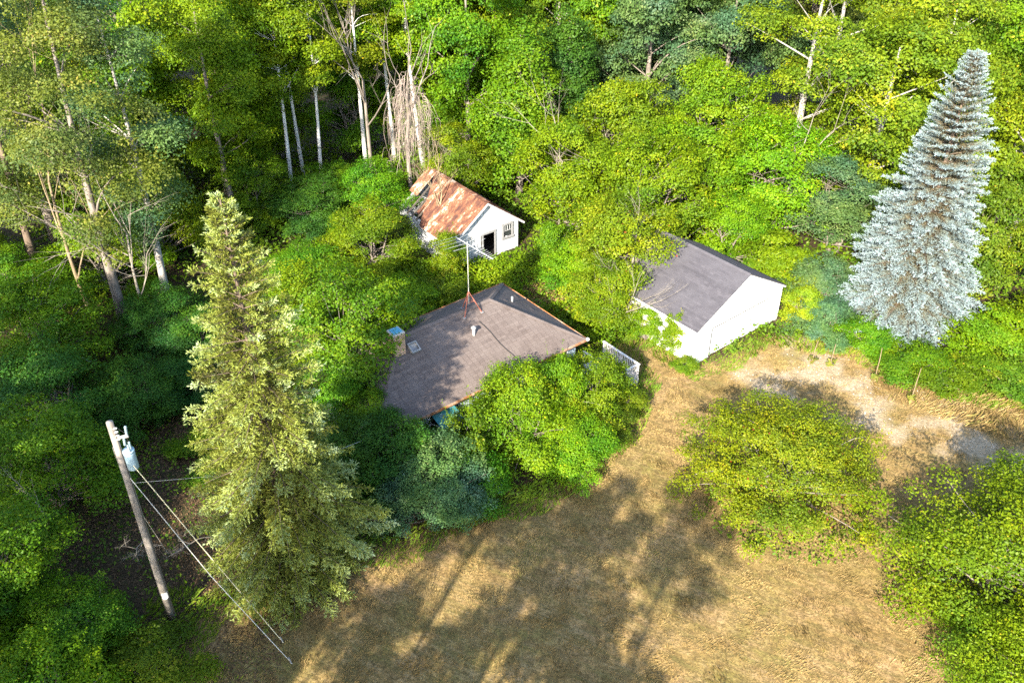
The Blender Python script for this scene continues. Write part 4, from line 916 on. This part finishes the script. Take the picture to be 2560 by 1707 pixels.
# left thicket, in shade
L_ = 'shaded thicket on the left'
lf = [('round2', 'deep', -18.0, 40.6, .58, .42, 'low dark shrub right of the transformer', 'dark_bush'),
      ('lilac0', 'deep', -20.4, 38.6, .8, .7, 'dark shrub directly above the pole top', 'dark_bush'),
      ('bush0', 'green', -16.6, 47.6, 1.2, .9, 'dark green shrub behind the spruce tip', 'dark_bush'),
      ('lilac0', 'lime', -21.6, 21.6, .9, .7, 'sunlit bush cut by the lower left edge', 'leafy_bush'),
      ('round0', 'green', -27.0, 43.0, .95, .9, 'shaded green tree at the left edge below the tall trunks', 'leafy_tree'),
      ('round1', 'deep', -18.4, 43.2, .75, .55, 'dark shrub between the pole top and the spruce', 'dark_bush'),
      ('round2', 'deep', -21.4, 46.6, .7, .5, 'dark shrub at the foot of the towering pale trunk', 'dark_bush'),
      ('round2', 'deep', -24.6, 38.0, .85, .75, 'dark green tree left of the pole top', 'leafy_tree'),
      ('round0', 'green', -22.2, 32.2, .92, .80, 'dark green tree left of the pole middle', 'leafy_tree'),
      ('round1', 'green', -21.4, 26.2, .85, .72, 'green tree left of the pole foot', 'leafy_tree'),
      ('lilac0', 'green', -18.0, 23.4, .75, .62, 'green bush at the lower left near the pole foot', 'leafy_bush'),
      ('lilac0', 'lime', -18.0, 20.2, .9, .72, 'green bush in the lower left corner', 'leafy_bush'),
      ('sumac0', 'weed', -14.4, 22.4, .8, .42, 'green weeds just below the pole foot', 'weed_clump'),
      ('sumac0', 'green', -15.4, 35.4, .85, .34, 'low green fern patch behind the transformer', 'weed_clump'),
      ('round1', 'green', -30.5, 48.4, .8, .7, 'green undergrowth tree between the far left trunks', 'leafy_tree'),
      ('round2', 'lime', -27.0, 52.4, .9, .8, 'sunlit lime tree glowing between the tall left trunks', 'leafy_tree'),
      ('round0', 'green', -19.0, 61.6, .8, .8, 'green tree at the foot of the birch pair', 'leafy_tree'),
      ('round1', 'deep', -15.0, 60.0, .8, .62, 'dark green tree below the birch pair', 'leafy_tree'),
      ('round2', 'green', -14.2, 63.6, .7, .6, 'shaded bush right of the birch feet', 'leafy_bush')]
for k, px_, x, y, s, sz, lb, nm in lf: T(nm, lb, k, px_, x, y, s, sz, group=L_, cat='bush' if 'bush' in nm or 'weed' in nm else 'tree')
fill = [('round0', 'lime', -22.5, 69.5, 1.05, 1.15, 'lime undergrowth tree left of the birch pair'), ('round1', 'lime', -20.2, 74.5, 1.1, 1.3, 'lime tree deep behind the birch pair'), ('round2', 'green', -13.6, 75.5, 1.1, 1.25, 'green tree glimpsed between birches and bare brown trunk'),
        ('round0', 'lime', -8.8, 78.5, 1.15, 1.35, 'lime tree glimpsed left of the vine draped dead tree'), ('round1', 'lime', -4.2, 64.2, .85, .95, 'lime tree pressed against the rear of the shed'), ('round2', 'green', -3.0, 76.0, 1.1, 1.3, 'green tree behind the drooping tree'),
        ('round0', 'lime', -38.5, 53.5, 1.2, 1.4, 'lime tree low at the far left edge'), ('round1', 'green', -36.0, 47.0, 1.0, 1.1, 'green tree cut by the left edge beside the dark trunk'), ('round2', 'lime', -33.5, 63.0, 1.2, 1.5, 'lime tree behind the far left dark trunk'), ('round0', 'lime', -25.0, 56.2, .95, 1.05, 'lime tree behind the slender grey-green tree'),
        ('round1', 'lime', -28.6, 66.0, 1.2, 1.5, 'lime tree deep behind the towering pale trunk'), ('round2', 'green', -10.6, 61.4, .8, .75, 'green bush between bare brown trunk and shed')]
for k, px_, x, y, s, sz, lb in fill: T('leafy_tree', lb, k, px_, x, y, s, sz, group=F)
# trees that stand just outside the picture, behind the viewpoint, and shade the lawn
for key, pal, x, y, s, sz, lb in (('shade0', 'maple', -9.8, .4, 1.0, 1.10, 'tall open tree below the viewpoint that shades the middle lawn'), ('shade0', 'maple', -5.4, -1.8, 1.0, 1.10, 'second tall open tree below the viewpoint'),
                                  ('shade0', 'olive', -13.2, 1.6, .9, 1.05, 'third tall tree below the viewpoint'), ('shade0', 'olive', -6.8, 3.6, .85, .92, 'leafy tree between the tall trees below the viewpoint'),
                                  ('maple1', 'green', -17.0, 3.4, .85, 1.42, 'tall tree below the viewpoint that shades the spruce foot'), ('cotton0', 'grey', -22.5, 6.0, .9, .92, 'tall tree beyond the lower left corner that shades the pole'), ('maple2', 'green', -27, 14.0, 1.0, 1.4, 'leafy tree beyond the lower left corner'),
                                  ('maple0', 'green', -33, 22, 1.0, 1.4, 'leafy tree beyond the left edge that shades the thicket'),
                                  ('apple0', 'lime', 28.5, 27.5, .9, 1.0, 'fruit tree beyond the right edge that shades the sandy drive')):
    T('leafy_tree', lb, key, pal, x, y, s, sz, group='trees beyond the frame')

# ------------------------------------------------------------------ dead and bare wood
def dead(name, label, x, y, seed, H, r, spread=.6, levels=4, kids=3, rz=0, tilt=0, mat=DEAD, cat='dead tree', z=0, gravity=0, first=.35):
    e = thing(name, label, cat, (x, y, z), rz); e.rotation_euler = (tilt, 0, rz)
    link('trunk' if cat == 'dead tree' else 'branches', dead_mesh(seed, H, r, spread, levels, kids, mat, first, 'branches', gravity), e); return e
dead('bare_tree', 'bare white dead tree standing in the lime thicket at upper right', 20.3, 60.0, 3, 12.5, .13, .42, 4, 3, 1.0, 0, DEAD)
dead('bare_tree', 'bare brown trunk with dead lower branches left of the shed', -11.4, 68.2, 7, 18, .20, .38, 3, 4, 0, 0, BARKG, first=.45)
dead('bare_tree', 'bare twiggy tree rising from the lime thicket behind the shed', 3.6, 60.5, 12, 11.5, .09, .34, 5, 3, 2.0, 0, DEAD)
dead('bare_tree', 'bare thin limbs leaning over the collapsed shed roof', -5.2, 58.8, 15, 8.5, .11, .40, 4, 4, .5, .12, TWIG)
dead('bare_tree', 'bare pale limbs sticking out of the old fruit tree over the garage', 8.6, 49.6, 18, 7.6, .12, .60, 4, 4, 5.2, .35, DEAD)
dead('bare_tree', 'bare drooping branch reaching over the right hip of the house roof', 6.4, 48.0, 21, 6.6, .07, .45, 4, 4, .4, .75, DEAD, gravity=.25)
dead('bare_tree', 'leafless twiggy tree with tan limbs in front of the upper left trunks', -27.2, 49.0, 24, 19, .14, .42, 5, 3, 2.2, 0, TWIG)
dead('bare_tree', 'dead trunk with ragged grey branches beside the towering pale trunk', -22.6, 47.2, 28, 14, .11, .45, 3, 5, 1.2, 0, DEAD, first=.3)
dead('brush_pile', 'pile of grey dead branches in the shade left of the pole', -17.0, 29.6, 31, 3.2, .05, 1.1, 4, 4, 0, 1.1, DEAD, 'brush', .25, first=.1)
dead('brush_pile', 'second heap of dead branches just behind the pole', -15.6, 28.6, 33, 2.8, .05, 1.2, 4, 4, 2.0, 1.2, DEAD, 'brush', .2, first=.1)
dead('dead_branch', 'arching bare grey branch over the lower left bushes', -20.6, 28.4, 35, 3.6, .05, .6, 3, 4, 4.0, 1.0, DEAD, 'branch', 2.6)
fl = thing('fallen_log', 'straight grey fallen log in the dark thicket at left', 'log', (-26.0, 42.8, 1.6)); MB().tube([(-1.0, .3, .25), (0, 0, 0), (1.7, -.6, -.35)], [.09, .085, .06], 8).build('log_stem', GREYWOOD, fl, True)
# vine-draped dead tree
vt = thing('vine_draped_tree', 'dead tree draped in hanging grey vines just behind the shed', 'dead tree', (-7.4, 63.2, 0))
link('trunk', dead_mesh(41, 17, .22, .35, 3, 3, BARKG, .4, 'branches'), vt)
vm = MB(); vr = np.random.default_rng(3)
for k in range(420):
    a = vr.uniform(0, 6.28); rr = abs(vr.normal()) * .62 + .08 * (k % 7); zt = 11.6 - rr * 1.6 - vr.uniform(0, 4.5); ln = vr.uniform(.6, 2.6)
    c_, s_ = math.cos(a), math.sin(a)
    p0 = np.array([rr * c_, rr * s_, zt]); p2 = p0 + np.array([c_ * vr.uniform(-.1, .5), s_ * vr.uniform(-.1, .5), -ln]) + vr.normal(size=3) * .12
    vm.tube(bezier(p0, p0 + np.array([c_ * .45, s_ * .45, .25]) + vr.normal(size=3) * .15, p2, 5), [.018, .015, .013, .010, .006], 3, cap=False)
vm.build('vines', VINE, vt)
# mullein stalks along the sandy edge
def mullein(x, y, h, lb):
    e = thing('mullein_plant', lb, 'plant', (x, y, 0), x, 'mullein stalks at the sandy edge'); rg = np.random.default_rng(int(x * 10))
    MB().tube([(0, 0, -.05), (.02, 0, h * .6), (.06, .03, h)], [.022, .028, .016], 6).build('stalk', TWIG, e)
    n_ = 26; a = rg.uniform(0, 6.28, n_); r_ = rg.uniform(.05, .30, n_); P = np.stack([r_ * np.cos(a), r_ * np.sin(a), rg.uniform(.03, .45, n_)], 1)
    N = unit(np.stack([np.cos(a) * .5, np.sin(a) * .5, np.ones(n_)], 1) + rg.normal(size=(n_, 3)) * .25)
    link('leaves', quads_mesh('leaves', leaf_quads(P, N, .30, rg, .45), rg.uniform(.4, 1, n_), LEAF['olive']), e)
for x, y, h, lb in ((18.0, 43.9, 1.6, 'leftmost dry mullein stalk at the sandy edge'), (19.0, 43.6, 1.5, 'second dry mullein stalk from the left on the sand'), (21.2, 42.2, 2.2, 'tall dry mullein stalk at the edge of the green bushes'), (22.6, 40.2, 2.3, 'rightmost tall mullein stalk with orange leaves')): mullein(x, y, h, lb)

# ------------------------------------------------------------------ stuff: undergrowth, grass, leaf litter
def scatter_leaves(name, label, cat, n0, xr, yr, keep, hfun, size, pal, seed, up=.8, mat=None, aspect=.6):
    rng = np.random.default_rng(seed); x = rng.uniform(*xr, n0); y = rng.uniform(*yr, n0); kp = keep(x, y, rng); x, y = x[kp], y[kp]
    h = hfun(x, y); z = gh(x, y) + h * rng.uniform(.15, 1, len(x)) ** .7; P = np.stack([x, y, z], 1); n = len(x)
    N = unit(np.array([0, -.15, up]) + rng.normal(size=(n, 3)) * .5); dist = np.hypot(y, 18)
    sz = size * rng.uniform(.6, 1.4, n) * np.clip(dist / 45, .8, 1.7)
    tone = .35 + fbm(x, y, seed + 5, .8) * .22 + rng.uniform(-.15, .3, n) + (rng.uniform(0, 1, n) > .99) * .5
    o = link(name, quads_mesh(name, leaf_quads(P, N, sz, rng, aspect), tone, mat or LEAF[pal])); return tag(o, label, cat, None, 'stuff')
def under_keep(x, y, rng):
    k = ~lawn_mask(x, y) & ~blocked(x, y)
    k |= (np.hypot(x - 13.3, y - 31.8) < 3.9 + .5 * fbm(x, y, 77, .9)) | (np.hypot(x - 22.4, y - 25) < 4.4 + .5 * fbm(x, y, 78, .9)) | ((np.hypot((x - 16.5) * .8, y - 46.8) < 1.4 + .5 * fbm(x, y, 79, .9)) & ~blocked(x, y))
    shade = ((x < -10.5) & (y < 39) & (x > -18.5)); k &= ~(shade & (rng.uniform(0, 1, len(x)) < .62))     # bare litter round the pole
    gold = (np.hypot(x - 2.2, (y - 51.6) * .8) < 1.9); k &= ~(gold & (rng.uniform(0, 1, len(x)) < .8))
    return k & (rng.uniform(0, 1, len(x)) < np.clip(.75 + fbm(x, y, 21, .5) * .5, .25, 1))
scatter_leaves('undergrowth', 'low green weeds, vines and saplings covering the ground between the trees', 'undergrowth', 175000, (-36, 40), (20, 76), under_keep,
               lambda x, y: np.clip(.55 + .55 * fbm(x, y, 22, .55) + .25 * fbm(x, y, 23, 1.7), .08, 1.5) * np.where(y > 44, 1.25, .8), .19, 'weed', 50)
scatter_leaves('weeds', 'waist high lime weeds between the house roof and the shed', 'weeds', 42000, (-10, 8), (45, 56), lambda x, y, r: ~blocked(x, y) & ~lawn_mask(x, y) & ~((np.hypot(x - 2.2, (y - 51.6) * .8) < 1.5) & (r.uniform(0, 1, len(x)) < .8)),
               lambda x, y: np.clip(.75 + .45 * fbm(x, y, 25, .8) + .3 * fbm(x, y, 26, 2.3), .15, 1.6), .13, 'lime', 54, .5)
def blades(name, label, n0, keep, hfun, mat, seed, tonef, xr=(-16, 36), yr=(20.5, 49), w_=.012):
    rng = np.random.default_rng(seed); x = rng.uniform(*xr, n0); y = rng.uniform(*yr, n0); kp = keep(x, y, rng) & ~blocked(x, y, .02); x, y = x[kp], y[kp]; n = len(x)
    z = gh(x, y); h = hfun(x, y) * rng.uniform(.5, 1.3, n); a = rng.uniform(0, 6.28, n) * .35 + fbm(x, y, seed + 2, .9) * 2.2; ln = np.stack([np.cos(a), np.sin(a), np.zeros(n)], 1)
    P = np.stack([x, y, z - .01], 1); sd_ = np.stack([-np.sin(a), np.cos(a), np.zeros(n)], 1) * (w_ * rng.uniform(.7, 1.5, n))[:, None]
    lean = rng.uniform(.5, 1.8, n)[:, None] * h[:, None]; upv = np.array([0, 0, 1.]) * h[:, None]
    V = np.stack([P - sd_, P + sd_, P + upv * .7 + ln * lean * .45 + sd_ * .7, P + upv + ln * lean], 1)
    o = link(name, quads_mesh(name, V, tonef(x, y, rng), mat)); return tag(o, label, 'grass', None, 'stuff')
blades('dry_grass', 'short dry tan grass matted over the lawn', 380000, lambda x, y, r: lawn_mask(x, y) & (r.uniform(0, 1, len(x)) > sand_mask(x, y) * .85) & (r.uniform(0, 1, len(x)) < np.clip(.55 + .75 * fbm(x, y, 36, 2.6), .12, 1)),
       lambda x, y: .07 + .05 * np.clip(fbm(x, y, 36, 2.6), -1, 1), DRYG, 60, lambda x, y, r: np.clip(.42 + .16 * fbm(x, y, 33, .9), .0, .72) + r.uniform(-.2, .14, len(x)) + (fbm(x, y, 35, .35) > .25) * r.uniform(0, .35, len(x)), w_=.010)
def edge_keep(x, y, r):
    lm_ = lawn_mask(x, y); e = np.zeros(len(x), bool)
    for dx_, dy_ in ((1.2, 0), (-1.2, 0), (0, 1.2), (0, -1.2)): e |= lawn_mask(x + dx_, y + dy_) != lm_
    e |= (fbm(x, y, 88, .6) > .12) & (x < -10.2) & (x > -17) & (y < 38)
    return e & (r.uniform(0, 1, len(x)) < .8)
blades('edge_grass', 'longer green grass fringing the bushes and lawn edge', 170000, edge_keep, lambda x, y: .20 + .10 * fbm(x, y, 41, .8), GREENG, 61, lambda x, y, r: .45 + .25 * fbm(x, y, 43, .7) + r.uniform(-.25, .3, len(x)), w_=.02)
blades('tall_dry_grass', 'tall golden dry grass behind the house and along the right verge', 110000, lambda x, y, r: (np.hypot(x - 2.2, (y - 51.4) * .8) < 2.4) | ((seg_dist(x, y, [(22.5, 41.5), (27, 38.6), (38, 36)]) < 1.8) & (r.uniform(0, 1, len(x)) < .8)) | ((seg_dist(x, y, [(-8, 47.5), (-2, 50.5)]) < .9)),
       lambda x, y: .26 + .10 * fbm(x, y, 46, .8), DRYG, 62, lambda x, y, r: r.uniform(.15, .9, len(x)), (-10, 40), (34, 55), .011)
def litter_keep(x, y, r): return (x < -9.5) & (x > -21) & (y < 39) & (y > 20) & (r.uniform(0, 1, len(x)) < .9)
scatter_leaves('leaf_litter', 'brown fallen leaves on the shaded ground round the pole', 'leaf litter', 26000, (-21, -9.5), (20, 39), litter_keep, lambda x, y: .04 + 0 * x, .12, None, 52, 1.2, LITTER)

# gravel on the sandy drive
gr_ = np.random.default_rng(91); n0 = 9000; x = gr_.uniform(12, 38, n0); y = gr_.uniform(28, 47, n0); kp = (gr_.uniform(0, 1, n0) < sand_mask(x, y)) & ~blocked(x, y); x, y = x[kp], y[kp]
gmb = MB()
for a, b_ in zip(x, y):
    s = .012 + .03 * gr_.uniform() ** 3; z_ = float(gh(a, b_)); o3 = gr_.normal(size=3) * .2 * s
    gmb.add([(a - s, b_, z_), (a, b_ - s, z_), (a + s, b_, z_), (a, b_ + s, z_), (a + o3[0], b_ + o3[1], z_ + s * 1.1)], [(0, 1, 4), (1, 2, 4), (2, 3, 4), (3, 0, 4)], gr_.uniform())
STONE = plain('gravel_stone', (.45, .41, .35), .4, 3, .9, bmp=0)
tag(gmb.build('gravel', STONE), 'loose pale gravel strewn over the sandy drive', 'gravel', None, 'stuff')
